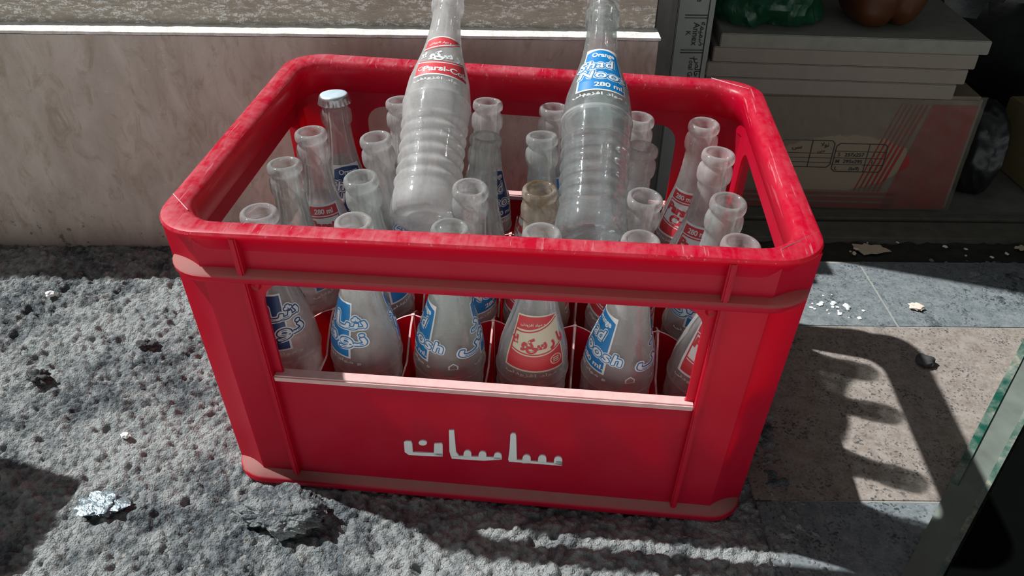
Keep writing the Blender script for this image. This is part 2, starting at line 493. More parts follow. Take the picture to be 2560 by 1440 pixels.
# raised lettering on the front panel, strokes in millimetre-like units (x, z)
lt = MB()
def zpx(px, py):         # zoomed-detail units -> panel coordinates
    u = px/2560; w = py/717
    xt = -0.0787+u*0.1595; xb = -0.0840+u*0.1686
    zt = 0.0867+u*0.0175; zb = 0.0206+u*0.0208
    return (xt+(xb-xt)*w, zt+(zb-zt)*w)
def stroke(poly, hh=0.0014):
    pts = [zpx(*p) for p in poly]
    pts = [(x/0.957, z) for x, z in pts]
    n = len(pts); y0 = S-hh; y1 = S+0.0004
    v = [(x, y0, z) for x, z in pts]+[(x, y1, z) for x, z in pts]
    lt.add(v, [tuple(range(n))]+[(k, (k+1) % n, n+(k+1) % n, n+k) for k in range(n)])
def blob(cx, cy, rx, ry, n=12):
    stroke([(cx+rx*math.cos(2*math.pi*k/n), cy+ry*math.sin(2*math.pi*k/n)) for k in range(n)])
def tooth(cx, top, bot, w):
    n = 6
    arc = [(cx+w*math.cos(math.pi*k/n), top+w*(1-math.sin(math.pi*k/n))) for k in range(n+1)]
    stroke([(cx-w, bot)]+arc[::-1]+[(cx+w, bot)])
stroke([(1640, 210), (1665, 190), (1700, 195), (1712, 225), (1722, 545), (1612, 550), (1630, 400)])      # alef, right word
stroke([(1625, 535), (2290, 600), (2285, 625), (1620, 568)])
for cx, tp in ((1845, 475), (2042, 480), (2240, 500)):
    tooth(cx, tp, tp+115, 52)
stroke([(2292, 560), (2292, 620), (2215, 615), (2215, 560)])
stroke([(858, 150), (922, 150), (945, 440), (985, 495), (880, 505), (860, 430)])                           # alef, middle word
stroke([(960, 492), (1520, 515), (1515, 542), (1300, 556), (890, 528), (880, 495)])
for cx, tp in ((1092, 415), (1285, 428), (1480, 446)):
    tooth(cx, tp, tp+92, 50)
stroke([(268, 305), (300, 292), (360, 295), (375, 330), (380, 440), (770, 460), (765, 500), (330, 480), (275, 440)])   # nun
stroke([(665, 325), (760, 322), (772, 350), (770, 500), (655, 470)])
blob(515, 318, 55, 34)
cpart(lt, 'lettering', M['white'])

# ------------------------------------------------------------------ bottles
def profile():
    o = [(0.0, 0.0030), (0.014, 0.0024), (0.0215, 0.0), (0.0255, 0.0006), (0.0280, 0.0032), (0.0290, 0.0075), (0.0289, 0.0140), (0.0286, 0.0190)]
    z = 0.021
    while z < 0.0935:
        t = (z-0.021)/0.0725
        base = 0.0281-0.0013*math.sin(math.pi*t)
        amp = 0.0011*min(1, 6*t, 6*(1-t)+0.3)
        o.append((base+amp*math.cos(2*math.pi*(z-0.021)/0.0112), z)); z += 0.0014
    o += [(0.0284, 0.0955), (0.0287, 0.100), (0.0290, 0.1040), (0.0292, 0.1073), (0.0297, 0.1085), (0.0297, 0.1100), (0.0290, 0.1112), (0.0286, 0.1160), (0.0279, 0.1230),
          (0.0268, 0.132), (0.0250, 0.139), (0.0231, 0.146), (0.0211, 0.153), (0.0192, 0.160), (0.0175, 0.167), (0.0161, 0.174), (0.0149, 0.182),
          (0.0139, 0.190), (0.0132, 0.198), (0.0128, 0.205), (0.0126, 0.2092), (0.0136, 0.2101), (0.0147, 0.2122), (0.0151, 0.2160), (0.0150, 0.2200),
          (0.0143, 0.2232), (0.0131, 0.2248), (0.0123, 0.2262), (0.0122, 0.2278), (0.0132, 0.2287), (0.0142, 0.2296), (0.0145, 0.2315), (0.0144, 0.2338), (0.0138, 0.2358), (0.0126, 0.2369)]
    i = [(0.0112, 0.2370), (0.0100, 0.2362), (0.0093, 0.2330), (0.0091, 0.2260), (0.0092, 0.2100), (0.0098, 0.1980), (0.0108, 0.188), (0.0122, 0.178), (0.0140, 0.168),
         (0.0163, 0.158), (0.0190, 0.148), (0.0216, 0.139), (0.0238, 0.131), (0.0252, 0.123), (0.0260, 0.113), (0.0262, 0.100), (0.0253, 0.085), (0.0248, 0.060), (0.0252, 0.035),
         (0.0258, 0.018), (0.0250, 0.012), (0.0225, 0.0085), (0.0150, 0.0075), (0.0, 0.0078)]
    return o, i
OUT, INN = profile()
def lathe(pts, n=48):
    v = []; f = []
    idx = []
    for r, z in pts:
        if r < 1e-6:
            idx.append([len(v)]); v.append((0, 0, z))
        else:
            idx.append(list(range(len(v), len(v)+n)))
            v += [(r*math.cos(2*math.pi*k/n), r*math.sin(2*math.pi*k/n), z) for k in range(n)]
    for a, b in zip(idx, idx[1:]):
        if len(a) == 1 and len(b) == 1: continue
        for k in range(n):
            j = (k+1) % n
            if len(a) == 1: f.append((a[0], b[j], b[k]))
            elif len(b) == 1: f.append((a[k], a[j], b[0]))
            else: f.append((a[k], a[j], b[j], b[k]))
    return v, f
def rad(z):
    for (r0, z0), (r1, z1) in zip(OUT, OUT[1:]):
        if z0 <= z <= z1 and z1 > z0: return r0+(r1-r0)*(z-z0)/(z1-z0)
    return 0.0127

GLASS_MESH = {}
def glass_mesh(kind):
    if kind not in GLASS_MESH:
        v, f = lathe(OUT+INN, 56)
        # hand-blown unevenness and slightly spiralling rings on the body
        vv = []
        for x, y, z in v:
            if 0.02 < z < 0.10:
                a = math.atan2(y, x); k = 1+0.010*math.sin(a*2+z*240)*0.6
                x *= k; y *= k
            vv.append((x, y, z))
        me = bpy.data.meshes.new('glass_body'); me.from_pydata(vv, [], f); me.update()
        me.materials.append(M[kind])
        me.polygons.foreach_set('use_smooth', [True]*len(me.polygons))
        GLASS_MESH[kind] = me
    return GLASS_MESH[kind]

class Label:
    """printed enamel: flat shapes wrapped on the shoulder of the bottle. u,v in mm; v=0 is the lower label edge"""
    V0 = 0.1235; R0 = 0.0210
    def __init__(s, mats): s.mb = MB(); s.mats = mats
    def wrap(s, p, lay):
        z = s.V0+p[1]*0.001
        a = -math.pi/2+p[0]*0.001/s.R0
        r = rad(z)+0.00022+lay*0.00013
        return (r*math.cos(a), r*math.sin(a), z)
    def strip(s, u0, u1, lo, hi, mi, lay, n=24, mrow=5):
        lo = lo if callable(lo) else (lambda u, c=lo: c)
        hi = hi if callable(hi) else (lambda u, c=hi: c)
        v = []; f = []
        for i in range(n+1):
            u = u0+(u1-u0)*i/n; a, b = lo(u), max(lo(u), hi(u))
            for j in range(mrow+1): v.append(s.wrap((u, a+(b-a)*j/mrow), lay))
        for i in range(n):
            for j in range(mrow):
                a = i*(mrow+1)+j; f.append((a, a+mrow+1, a+mrow+2, a+1))
        s.mb.add(v, f, mi)
    def text(s, body, u, v, size, mi, lay, off=0.0, rot=0.0, sx=1.0, shear=0.0, space=1.0):
        tv, tf = text2d(body, 1.0, off, 'CENTER', shear, space)
        c, sn = math.cos(rot), math.sin(rot)
        pts = []
        for p in tv:
            x, y = p.x*size*sx, p.y*size
            pts.append(s.wrap((u+x*c-y*sn, v+x*sn+y*c), lay))
        s.mb.add(pts, tf, mi)
    def ringmark(s, u, v, r, w, mi, lay, n=16):
        pts = []
        for k in range(n):
            a = 2*math.pi*k/n
            pts += [s.wrap((u+r*math.cos(a), v+r*math.sin(a)), lay), s.wrap((u+(r-w)*math.cos(a), v+(r-w)*math.sin(a)), lay)]
        s.mb.add(pts, [(2*k, 2*((k+1) % n), 2*((k+1) % n)+1, 2*k+1) for k in range(n)], mi)
    def poly(s, pts, mi, lay):
        s.mb.add([s.wrap(p, lay) for p in pts], [tuple(range(len(pts)))], mi)
    def mesh(s, name='label'):
        me = bpy.data.meshes.new(name)
        me.from_pydata([tuple(v) for v in s.mb.v], [], s.mb.f)
        for mt in s.mats: me.materials.append(mt)
        me.polygons.foreach_set('material_index', s.mb.fm); me.update()
        return me

A_ = lambda *c: ''.join(chr(x) for x in c)
# visual order, left to right
FA_SHAD = A_(0xFEA9, 0xFE8E, 0xFEB7)
FA_NOOSH = A_(0xFEB5, 0xFEEE, 0xFEE7)
FA_PARSI = A_(0xFBFD, 0xFEB3, 0x20, 0xFEAD, 0x20, 0xFE8E, 0xFB58)
FA_COLA = A_(0xFEFB, 0x20, 0xFEEE, 0xFB90)
FA_SMALL = A_(0xFBFD, 0xFEE7, 0xFEA9, 0xFEED, 0xFEB0, 0xFED3, 0xFE8D)+' '+A_(0xFEA9, 0xFE8D, 0xFEEE, 0xFEE3)+' '+A_(0xFEED)

def halo(L, body, u, v, size, rot, sx, shear, rho, mi, lay, spc=1.12):
    """text thickened by rho (mm) with round corners"""
    tv, tf = text2d(body, 1.0, 0.0, 'CENTER', shear, spc)
    c, sn = math.cos(rot), math.sin(rot)
    P = [(u+p.x*size*sx*c-p.y*size*sn, v+p.x*size*sx*sn+p.y*size*c) for p in tv]
    L.mb.add([L.wrap(p, lay) for p in P], tf, mi)
    cnt = {}
    for f in tf:
        for a, b in zip(f, f[1:]+f[:1]):
            k = (min(a, b), max(a, b)); cnt[k] = cnt.get(k, 0)+1
    n = 8; lay2 = lay+0.02
    last = None
    for (a, b), q in cnt.items():
        if q != 1: continue
        A, B = Vector(P[a]), Vector(P[b]); d = B-A
        if d.length < 1e-5: continue
        nn = Vector((-d.y, d.x)).normalized()*rho
        L.mb.add([L.wrap(p, lay) for p in (A+nn, A-nn, B-nn, B+nn)], [(0, 1, 2, 3)], mi)
        L.mb.add([L.wrap((A.x+rho*math.cos(2*math.pi*k/n), A.y+rho*math.sin(2*math.pi*k/n)), lay) for k in range(n)], [tuple(range(n))], mi)
def outlined(L, body, u, v, size, rot, sx, shear, blue):
    halo(L, body, u, v, size, rot, sx, shear, size*0.150, 0, 2)
    halo(L, body, u, v, size, rot, sx, shear, size*0.088, blue, 3)
    halo(L, body, u, v, size, rot, sx, shear, size*0.022, 0, 4)
def lab_shad_en(blue='blue'):
    L = Label([M['white'], M[blue]])
    L.strip(-17, 17, 0, 49, 0, 0); L.strip(-15.6, 15.6, 1.4, lambda u: 47.4-0.012*u*u, 1, 1)
    L.text('Orange', 1, 39.6, 6.6, 0, 2, 0.03, 0, 1.1)
    outlined(L, 'Shad', -5.5, 25.2, 12.5, 0.10, 1.12, 0.25, 1)
    outlined(L, 'Noosh', 4.5, 13.2, 12.0, -0.04, 1.22, 0.1, 1)
    L.text('280 ml.', 5.5, 4.0, 6.0, 0, 2, 0.03, 0, 1.15)
    L.text(FA_SMALL, 0, -4.6, 3.9, 0, 0, 0.02, 0, 1.7)
    h = [(30, -3.5), (36, -3.5), (36, 0), (33, 3), (30, 0)]
    c = (33, -0.8)
    hi = [(c[0]+(x-c[0])*0.72, c[1]+(y-c[1])*0.72) for x, y in h]
    for k in range(5):
        j = (k+1) % 5; L.poly([h[k], h[j], hi[j], hi[k]], 0, 0)
    return L.mesh()
def lab_shad_fa(blue='blue'):
    L = Label([M['white'], M[blue]])
    L.strip(-12.5, 12.5, 0, 48, 0, 0); L.strip(-11.2, 11.2, 1.4, 46.6, 1, 1)
    outlined(L, FA_SHAD, 4.0, 26.5, 15, 0.06, 1.75, 0.0, 1)
    outlined(L, FA_NOOSH, -2.5, 12.5, 15, 0.06, 1.75, 0.0, 1)
    L.text(FA_SMALL, 0, -4.6, 3.9, 0, 0, 0.02, 0, 1.7)
    return L.mesh()
def lab_parsi_fa(cream):
    L = Label([M['cream'] if cream else M['white'], M['lred']])
    top = lambda u: 47-0.004*(u-4)**2
    a = lambda u: min(top(u)-0.5, 34.5+0.0085*(u+19)**2)
    b_ = lambda u: 14.0+0.10*u+0.012*u*u
    if cream: L.strip(-20, 20, 0, lambda u: top(u)+1.3, 0, 0)
    else:
        L.strip(-20, 20, lambda u: top(u)-0.2, lambda u: top(u)+1.5, 0, 0)
        L.strip(-20, 20, lambda u: a(u)-1.4, lambda u: a(u), 0, 0)
        L.strip(-20, 20, b_, lambda u: b_(u)+1.4, 0, 0)
        L.strip(-20, 20, 0, 1.6, 0, 0)
    L.strip(-18.8, 18.8, a, top, 1, 1)
    L.strip(-18.8, 18.8, lambda u: a(u)-2.6, lambda u: a(u)-1.5, 1, 1)
    L.strip(-18.8, 18.8, lambda u: b_(u)+1.2, lambda u: b_(u)+2.2, 1, 1)
    L.strip(-18.8, 18.8, 1.5, b_, 1, 1)
    if cream:
        L.strip(-18.8, -17.6, b_, a, 1, 1)
    tc_ = 1 if cream else 0
    L.text(FA_PARSI, 7.8, 21.5, 10.8, tc_, 2, 0.055, 0.16, 0.92)
    L.text(FA_COLA, -10.8, 21.0, 10.8, tc_, 2, 0.055, 0.0, 0.92)
    L.text(FA_SMALL, -4, 39.2, 3.2, 0, 2, 0.02, 0.10, 1.2)
    if cream:
        L.ringmark(13.5, 9.5, 4.4, 0.7, 0, 2)
        for q in (-1.6, 0, 1.6): L.strip(11.3, 15.7, 9.1+q, 9.9+q, 0, 2, 4, 1)
    else:
        L.text('Parsi-Cola', 3.5, 4.6, 7.6, 0, 2, 0.03, 0, 1.05)
        L.ringmark(-15, 8.0, 2.2, 0.5, 0, 2)
    L.text(FA_SMALL, 0, -4.6, 3.9, 0, 0, 0.02, 0, 1.7)
    return L.mesh()
def lab_parsi_en():
    L = Label([M['white'], M['lred']])
    L.strip(-17.5, 17.5, 0, 48, 0, 0)
    L.strip(-15.6, 15.6, 37.5, 46, 1, 1)
    L.strip(-15.6, 15.6, 2, lambda u: 11-0.16*u, 1, 1)
    L.strip(-15.6, -14.4, 12, 36.5, 1, 1, 3); L.strip(14.4, 15.6, 9.5, 36.5, 1, 1, 3)
    L.strip(-15.6, 15.6, lambda u: 12-0.16*u, lambda u: 13.2-0.16*u, 1, 1)
    L.strip(-15.6, 15.6, 35.3, 36.5, 1, 1)
    L.text('280 ml', 0, 39.3, 6.5, 0, 2, 0.03, 0, 1.1)
    L.text('Parsi', -3.5, 24.8, 11.0, 1, 2, 0.05, -0.10, 1.05)
    L.text('Cola', 4, 14.0, 11.5, 1, 2, 0.05, -0.10, 1.1)
    L.text(FA_SMALL, 0, -4.6, 3.9, 0, 0, 0.02, 0, 1.7)
    return L.mesh()
LAB = dict(shad=(lab_shad_en(), lab_shad_fa()), blue_shade=(lab_shad_en('blue_shade'), lab_shad_fa('blue_shade')),
           parsi=(lab_parsi_fa(False), lab_parsi_en()), cream=(lab_parsi_fa(True), lab_parsi_en()))

def make_bottle(kind, lab, base, mouth, ang, label, group=None, cap=False):
    """ang: where label 0 faces, degrees from the street side (-y) turning to the right"""
    o = empty('glass_bottle', base)
    z = (Vector(mouth)-Vector(base)).normalized()
    q = Vector((0, 0, 1)).rotation_difference(z)
    o.rotation_mode = 'QUATERNION'
    o.rotation_quaternion = q @ Matrix.Rotation(math.radians(ang), 3, 'Z').to_quaternion()
    tag(o, label, 'bottle', group)
    g = bpy.data.objects.new('glass_body', glass_mesh(kind)); C.objects.link(g); g.parent = o
    for k, me in enumerate(LAB[lab]):
        l = bpy.data.objects.new('label', me); C.objects.link(l); l.parent = o
        l.rotation_euler = (0, 0, math.pi*k)
    if cap:
        n = 84; v = []; f = []
        prof = [(0.0, 0.2402), (0.0105, 0.2402), (0.0128, 0.2396), (0.0141, 0.2382), (0.0147, 0.2362), (0.0150, 0.2335), (0.0158, 0.2308), (0.0152, 0.2308), (0.0145, 0.2335)]
        for r, zz in prof:
            for j in range(n):
                a = 2*math.pi*j/n
                wv = 1+(0.035*math.cos(21*a)*min(1, max(0, (0.2370-zz)/0.004)))
                v.append((r*wv*math.cos(a), r*wv*math.sin(a), zz))
        fmx = []
        for i in range(len(prof)-1):
            for j in range(n):
                f.append((i*n+j, i*n+(j+1) % n, (i+1)*n+(j+1) % n, (i+1)*n+j)); fmx.append(0 if i < 2 else 1)
        link('crown_cap', v, f, [M['cap_paint'], M['steel']], o, fmx)
    return o

BZ = 0.0062
MOUTH = [[(-0.172, 0.060), (-0.098, 0.054), (-0.026, 0.053), (0.041, 0.055), (0.112, 0.053), (0.183, 0.057)],
         [(-0.179, 0.139), (-0.110, 0.122), (-0.020, 0.107), (0.0345, 0.1205), (0.1210, 0.117), (0.181, 0.118)],
         [(-0.176, 0.202), (-0.116, 0.197), (-0.020, 0.211), (0.029, 0.220), (0.124, 0.207), (0.182, 0.203)],
         [(-0.177, 0.281), (-0.112, 0.281), (-0.028, 0.290), (0.036, 0.283), (0.116, 0.270), (0.175, 0.264)]]
G24 = 'empty bottles standing in the crate'
ROW = ['front row', 'second row', 'third row', 'back row']
SPEC = [  # glass, label set, angle
    [('g_dusty', 'blue_shade', 181, 'shade-darkened blue printed label, far left of the front row'),
     ('g_milky', 'shad', 135, 'blue labels on both flanks, second from the left in the front row'),
     ('g_green', 'shad', -75, 'blue lettering either side of a small white mark, third in the front row'),
     ('g_dusty', 'cream', 8, 'red and cream Persian label facing the street, front row'),
     ('g_dusty', 'shad', -73, 'bright blue label on its left flank, second from right in the front row'),
     ('g_dusty', 'parsi', 167, 'white-framed red label, right end of the front row')],
    [('g_green', 'shad', 80, 'greenish glass at the left end of the second row'),
     ('g_green', 'shad', 80, 'pale green neck, second from the left in the second row'),
     ('g_dusty', 'shad', 60, 'clear neck just right of the leaning red-labelled bottle, second row'),
     ('g_rust', 'parsi', 120, 'brown rust-stained mouth, middle of the second row'),
     ('g_dusty', 'parsi', 100, 'tapering dusty neck right of the blue-labelled leaning bottle, second row'),
     ('g_green', 'shad', 180, 'greenish glass at the right end of the second row')],
    [('g_dusty', 'parsi', 200, 'red label band showing low on the neck, left end of the third row'),
     ('g_dusty', 'shad', 75, 'dusty neck, second from the left in the third row'),
     ('g_green', 'parsi', 157, 'Cola label showing on its right, middle of the third row'),
     ('g_green', 'parsi', 113, 'red label end showing on its left, right of centre in the third row'),
     ('g_dusty', 'shad', 180, 'grey dusty neck right of the blue-labelled leaning bottle, third row'),
     ('g_milky', 'parsi', 160, 'Cola in red on white, right end of the third row')],
    [('g_dusty', 'blue_shade', 30, 'metal crown cap still on, back left corner of the crate'),
     ('g_milky', 'shad', 60, 'frosty neck, second from the left in the back row'),
     ('g_dusty', 'blue_shade', 37, 'shade-darkened blue label on its right side, third in the back row'),
     ('g_dusty', 'shad', 180, 'plain neck half hidden by the blue-labelled leaning bottle, back row'),
     ('g_dusty', 'shad', 180, 'shaded neck right behind the blue-labelled leaning bottle, back row'),
     ('g_milky', 'parsi', 150, 'milky glass with red and white label, right end of the back row')]]
for j in range(4):
    for i in range(6):
        mx, my = MOUTH[j][i]
        # each bottle stands in its own cell and leans against the webs, no further than they allow
        cx, cy = (i-2.5)*PX*0.960, D/2+(j-1.5)*PY*0.985*0.960
        lx = max(-0.0142, min(0.0142, mx-cx)); ly = max(-0.0165, min(0.0165, my-cy))
        bx, by = cx-0.28*lx, cy-0.28*ly
        mx, my = cx+lx, cy+ly
        lean = math.hypot(mx-bx, my-by)/0.2365
        bz = BZ+0.0004+0.0220*lean
        g, l, a, txt = SPEC[j][i]
        make_bottle(g, l, (bx, by, bz), (mx, my, bz+0.2365), a, 'soda bottle, '+txt, G24, cap=(j == 3 and i == 0))
make_bottle('g_frost', 'parsi', (-0.0585, 0.1150, 0.2105), (-0.0660, 0.313, 0.3400), 14,
            'dusty ringed soda bottle with red Persian label, leaning back on the other necks')
make_bottle('g_clear', 'shad', (0.0765, 0.0930, 0.2130), (0.0750, 0.292, 0.3415), 4,
            'clear greenish ringed soda bottle with blue Orange label, leaning back on the necks')

# ------------------------------------------------------------------ street frame: p runs along the wall, q into it
TH = math.atan(0.1)
def pq(p, q, z=0.0):
    return (p*math.cos(TH)-q*math.sin(TH), p*math.sin(TH)+q*math.cos(TH), z)
def root_pq(name, p, q, z=0.0, rot=0.0):
    o = empty(name, pq(p, q, z)); o.rotation_euler = (0, 0, TH+rot); return o
def put_pq(mb, name, mat, **kw):
    o = mb.build(name, mat, **kw); o.rotation_euler = (0, 0, TH); return o

# materials of the place
def mat_asphalt():
    b = NB('asphalt')
    v = b.coord()
    d, c = b.voro(v, 260)
    d2, c2 = b.voro(v, 620)
    big = b.noise(v, 7, 4, 0.6); mid = b.noise(v, 45, 4, 0.6); fine = b.noise(v, 900, 3, 0.7)
    sp = b.n('SeparateColor'); b.t.links.new(c, sp.inputs[0])
    dust = b.ramp(b.math('ADD', b.math('MULTIPLY', big, 0.55), b.math('MULTIPLY', mid, 0.45)), 0.43, 0.56)
    base = b.mix(sp.outputs[0], (0.032, 0.041, 0.047, 1), (0.20, 0.225, 0.24, 1))
    col = b.mix(b.math('MULTIPLY', dust, 0.80), base, (0.56, 0.58, 0.56, 1))
    col = b.mix(b.math('MULTIPLY', b.ramp(sp.outputs[1], 0.93, 1.0), 0.8), col, (0.55, 0.52, 0.47, 1))
    col = b.mix(b.math('MULTIPLY', fine, 0.5), col, (0.12, 0.13, 0.135, 1), 'MIX')
    h = b.math('ADD', b.math('MULTIPLY', d, -0.6), b.math('ADD', b.math('MULTIPLY', d2, -0.5), b.math('ADD', b.math('MULTIPLY', fine, 0.4), b.math('MULTIPLY', b.noise(v, 380, 4, 0.75, 0.4), 0.9))))
    nrm = b.bump(h, 1.0, 0.003)
    rough = b.math('SUBTRACT', 0.85, b.math('MULTIPLY', b.ramp(sp.outputs[2], 0.93, 1.0), 0.6))
    return b.done(b.pbsdf(col, rough, nrm, Specular_IOR_Level=0.35))
def mat_granite(name, c1, c2, c3, dark):
    b = NB(name); v = b.coord()
    n1 = b.noise(v, 70, 6, 0.75); n2 = b.noise(v, 300, 5, 0.75); n3 = b.noise(v, 24, 7, 0.75, 0.5)
    _, c = b.voro(v, 560)
    sp = b.n('SeparateColor'); b.t.links.new(c, sp.inputs[0])
    col = b.mix(b.ramp(n1, 0.38, 0.60), c1, c2)
    col = b.mix(b.ramp(n2, 0.55, 0.66), col, c3)
    col = b.mix(b.math('MULTIPLY', b.ramp(sp.outputs[0], 0.80, 0.88), b.ramp(n3, 0.38, 0.6)), col, dark)
    col = b.mix(b.math('MULTIPLY', b.ramp(n3, 0.60, 0.70), 0.85), col, dark)
    nrm = b.bump(b.math('ADD', n2, n3), 0.15, 0.001)
    return b.done(b.pbsdf(col, 0.62, nrm, Specular_IOR_Level=0.45))
def mat_marble():
    b = NB('marble_wall')
    v = b.coord((1.0, 1.0, 0.42), (0, 0.42, 0))
    vz = b.coord()
    n1 = b.noise(v, 26, 6, 0.62, 0.6); n2 = b.noise(v, 60, 5, 0.65, 1.2); n3 = b.noise(vz, 180, 4, 0.6)
    col = b.mix(b.ramp(n1, 0.32, 0.68), (0.46, 0.39, 0.325, 1), (0.68, 0.60, 0.53, 1))
    col = b.mix(b.math('MULTIPLY', b.ramp(n2, 0.52, 0.68), 0.7), col, (0.38, 0.30, 0.22, 1))
    col = b.mix(b.math('MULTIPLY', b.ramp(n3, 0.45, 0.75), 0.25), col, (0.62, 0.57, 0.53, 1))
    # thin sideways scratches, painted pale for the grazing sun that catches them
    scr = b.ramp(b.noise(b.coord((0.22, 0.22, 1.3)), 420, 4, 0.7), 0.60, 0.66)
    patch = b.ramp(b.noise(vz, 9, 4, 0.6), 0.52, 0.62)
    f = b.math('MULTIPLY', scr, patch)
    col = b.mix(b.math('MULTIPLY', f, 0.7), col, (0.80, 0.77, 0.73, 1))
    # splashes of mud low on the wall, then a darker band at its foot
    sp = b.n('SeparateXYZ'); b.t.links.new(vz, sp.inputs[0])
    low = b.ramp(sp.outputs['Z'], 0.075, 0.0)
    spl = b.ramp(b.noise(vz, 75, 3, 0.6), 0.62, 0.66)
    col = b.mix(b.math('MULTIPLY', b.math('MULTIPLY', spl, low), 0.85), col, (0.05, 0.045, 0.04, 1))
    col = b.mix(b.math('MULTIPLY', b.ramp(sp.outputs['Z'], 0.03, 0.0), 0.6), col, (0.14, 0.12, 0.10, 1))
    nrm = b.bump(b.math('ADD', b.math('MULTIPLY', n3, 0.4), f), 0.35, 0.0012)
    return b.done(b.pbsdf(col, 0.6, nrm, Specular_IOR_Level=0.35))
def mat_rough():
    b = NB('rough_stone')
    v = b.coord((0.35, 0.35, 1.0)); vz = b.coord()
    n = b.noise(v, 260, 4, 0.7); n2 = b.noise(vz, 520, 3, 0.7); n3 = b.noise(vz, 14, 4, 0.6)
    col = b.mix(n3, (0.33, 0.28, 0.22, 1), (0.46, 0.41, 0.34, 1))
    f = b.math('MULTIPLY', b.ramp(n, 0.48, 0.56), b.ramp(n2, 0.40, 0.54))
    f = b.math('MULTIPLY', f, b.ramp(b.noise(b.coord((0.5, 0.5, 1.6)), 30, 4, 0.65), 0.38, 0.50))
    col = b.mix(b.math('MULTIPLY', f, 0.85), col, (0.92, 0.91, 0.88, 1))  # white flecks: broken mortar, plus grazing-sun highlights put into the colour
    nrm = b.bump(b.math('ADD', b.math('MULTIPLY', n, 1.0), b.math('MULTIPLY', n2, 0.4)), 0.8, 0.003)
    return b.done(b.pbsdf(col, 0.75, nrm))
def mat_mortar():
    b = NB('white_mortar'); v = b.coord()
    n = b.noise(v, 60, 5, 0.7); n2 = b.noise(v, 300, 4, 0.7)
    col = b.mix(b.ramp(n, 0.40, 0.62), (0.72, 0.66, 0.60, 1), (0.90, 0.88, 0.85, 1))
    col = b.mix(b.math('MULTIPLY', b.ramp(n2, 0.60, 0.68), 0.5), col, (0.30, 0.27, 0.24, 1))
    return b.done(b.pbsdf(col, 0.85, b.bump(b.math('ADD', n, n2), 0.6, 0.003)))
def mat_carton():
    b = NB('carton_board'); v = b.coord((1, 1, 0.3)); n = b.noise(v, 30, 5, 0.6)
    col = b.mix(n, (0.22, 0.165, 0.11, 1), (0.28, 0.215, 0.15, 1))
    return b.done(b.pbsdf(col, 0.8, b.bump(b.noise(b.coord(), 180, 3), 0.15, 0.001)))
def mat_film(name, col, op, rough, bumpsc=60, bumpst=0.5, gloss=0.25):
    """thin plastic film: partly see-through, with a sheen"""
    b = NB(name); v = b.coord()
    n = b.noise(b.coord((1, 1, 0.4), (0.3, 0.4, 0)), bumpsc, 5, 0.6, 1.5)
    nrm = b.bump(n, bumpst, 0.004)
    p = b.pbsdf(col, rough, nrm, Specular_IOR_Level=gloss*2)
    tl = b.n('BsdfTranslucent'); b.put(tl.inputs[0], col)
    m0 = b.n('MixShader'); m0.inputs[0].default_value = 0.35
    b.t.links.new(p, m0.inputs[1]); b.t.links.new(tl.outputs[0], m0.inputs[2])
    t = b.n('BsdfTransparent'); mx = b.n('MixShader')
    f = b.math('ADD', op, b.math('MULTIPLY', b.math('SUBTRACT', n, 0.5), 0.6), True)
    b.put(mx.inputs[0], f); b.t.links.new(t.outputs[0], mx.inputs[1]); b.t.links.new(m0.outputs[0], mx.inputs[2])
    return b.done(mx.outputs[0])

M['asphalt'] = mat_asphalt()
M['gran_grey'] = mat_granite('granite_grey', (0.12, 0.14, 0.15, 1), (0.21, 0.23, 0.235, 1), (0.29, 0.30, 0.295, 1), (0.045, 0.055, 0.06, 1))
M['gran_brown'] = mat_granite('granite_brown', (0.22, 0.175, 0.145, 1), (0.32, 0.275, 0.24, 1), (0.36, 0.345, 0.33, 1), (0.07, 0.07, 0.07, 1))
M['marble'] = mat_marble(); M['rough'] = mat_rough(); M['mortar'] = mat_mortar()
M['grout'] = simple('grout', (0.30, 0.29, 0.265, 1), 0.9, 120, 0.4, 0.3)
M['soil'] = simple('black_dirt', (0.028, 0.026, 0.022, 1), 0.95, 90, 0.7, 0.8)
M['railm'] = simple('dirty_rail', (0.11, 0.105, 0.085, 1), 0.7, 60, 0.5, 0.3)
M['shopfloor'] = simple('shop_floor', (0.15, 0.15, 0.125, 1), 0.75, 35, 0.5, 0.3)
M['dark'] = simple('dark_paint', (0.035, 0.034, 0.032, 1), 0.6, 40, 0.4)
M['steelbar'] = simple('grey_jamb', (0.13, 0.125, 0.115, 1), 0.5, 50, 0.4, 0.1)
M['carton'] = mat_carton()
M['board'] = simple('tile_board', (0.23, 0.19, 0.155, 1), 0.8, 40, 0.15, 0.15)
M['dusty_board'] = simple('board_top_dust', (0.22, 0.21, 0.175, 1), 0.9, 60, 0.25, 0.2)
M['whitecard'] = simple('white_card', (0.27, 0.285, 0.265, 1), 0.75, 40, 0.2)
M['ink'] = simple('black_ink', (0.02, 0.02, 0.02, 1), 0.7, 0)
M['redink'] = simple('red_ink', (0.30, 0.016, 0.014, 1), 0.7, 60, 0.25)
M['film'] = mat_film('wrap_film', (0.26, 0.225, 0.185, 1), 0.42, 0.35, 40, 0.6)
M['greenbag'] = mat_film('green_bag_film', (0.012, 0.12, 0.055, 1), 0.62, 0.25, 35, 0.8, 0.5)
M['tealbag'] = mat_film('teal_bag_film', (0.02, 0.15, 0.13, 1), 0.6, 0.25, 35, 0.8, 0.5)
M['blackbag'] = simple('black_bag_film', (0.010, 0.010, 0.010, 1), 0.38, 30, 0.4, 0.6)
M['amber'] = simple('amber_plastic', (0.060, 0.018, 0.005, 1), 0.35, 30, 0.4, 0.15)
M['pale'] = simple('pale_paper', (0.62, 0.50, 0.36, 1), 0.85, 160, 0.2, 0.2)
M['whitechip'] = simple('white_chip', (0.82, 0.83, 0.80, 1), 0.6, 200, 0.1)
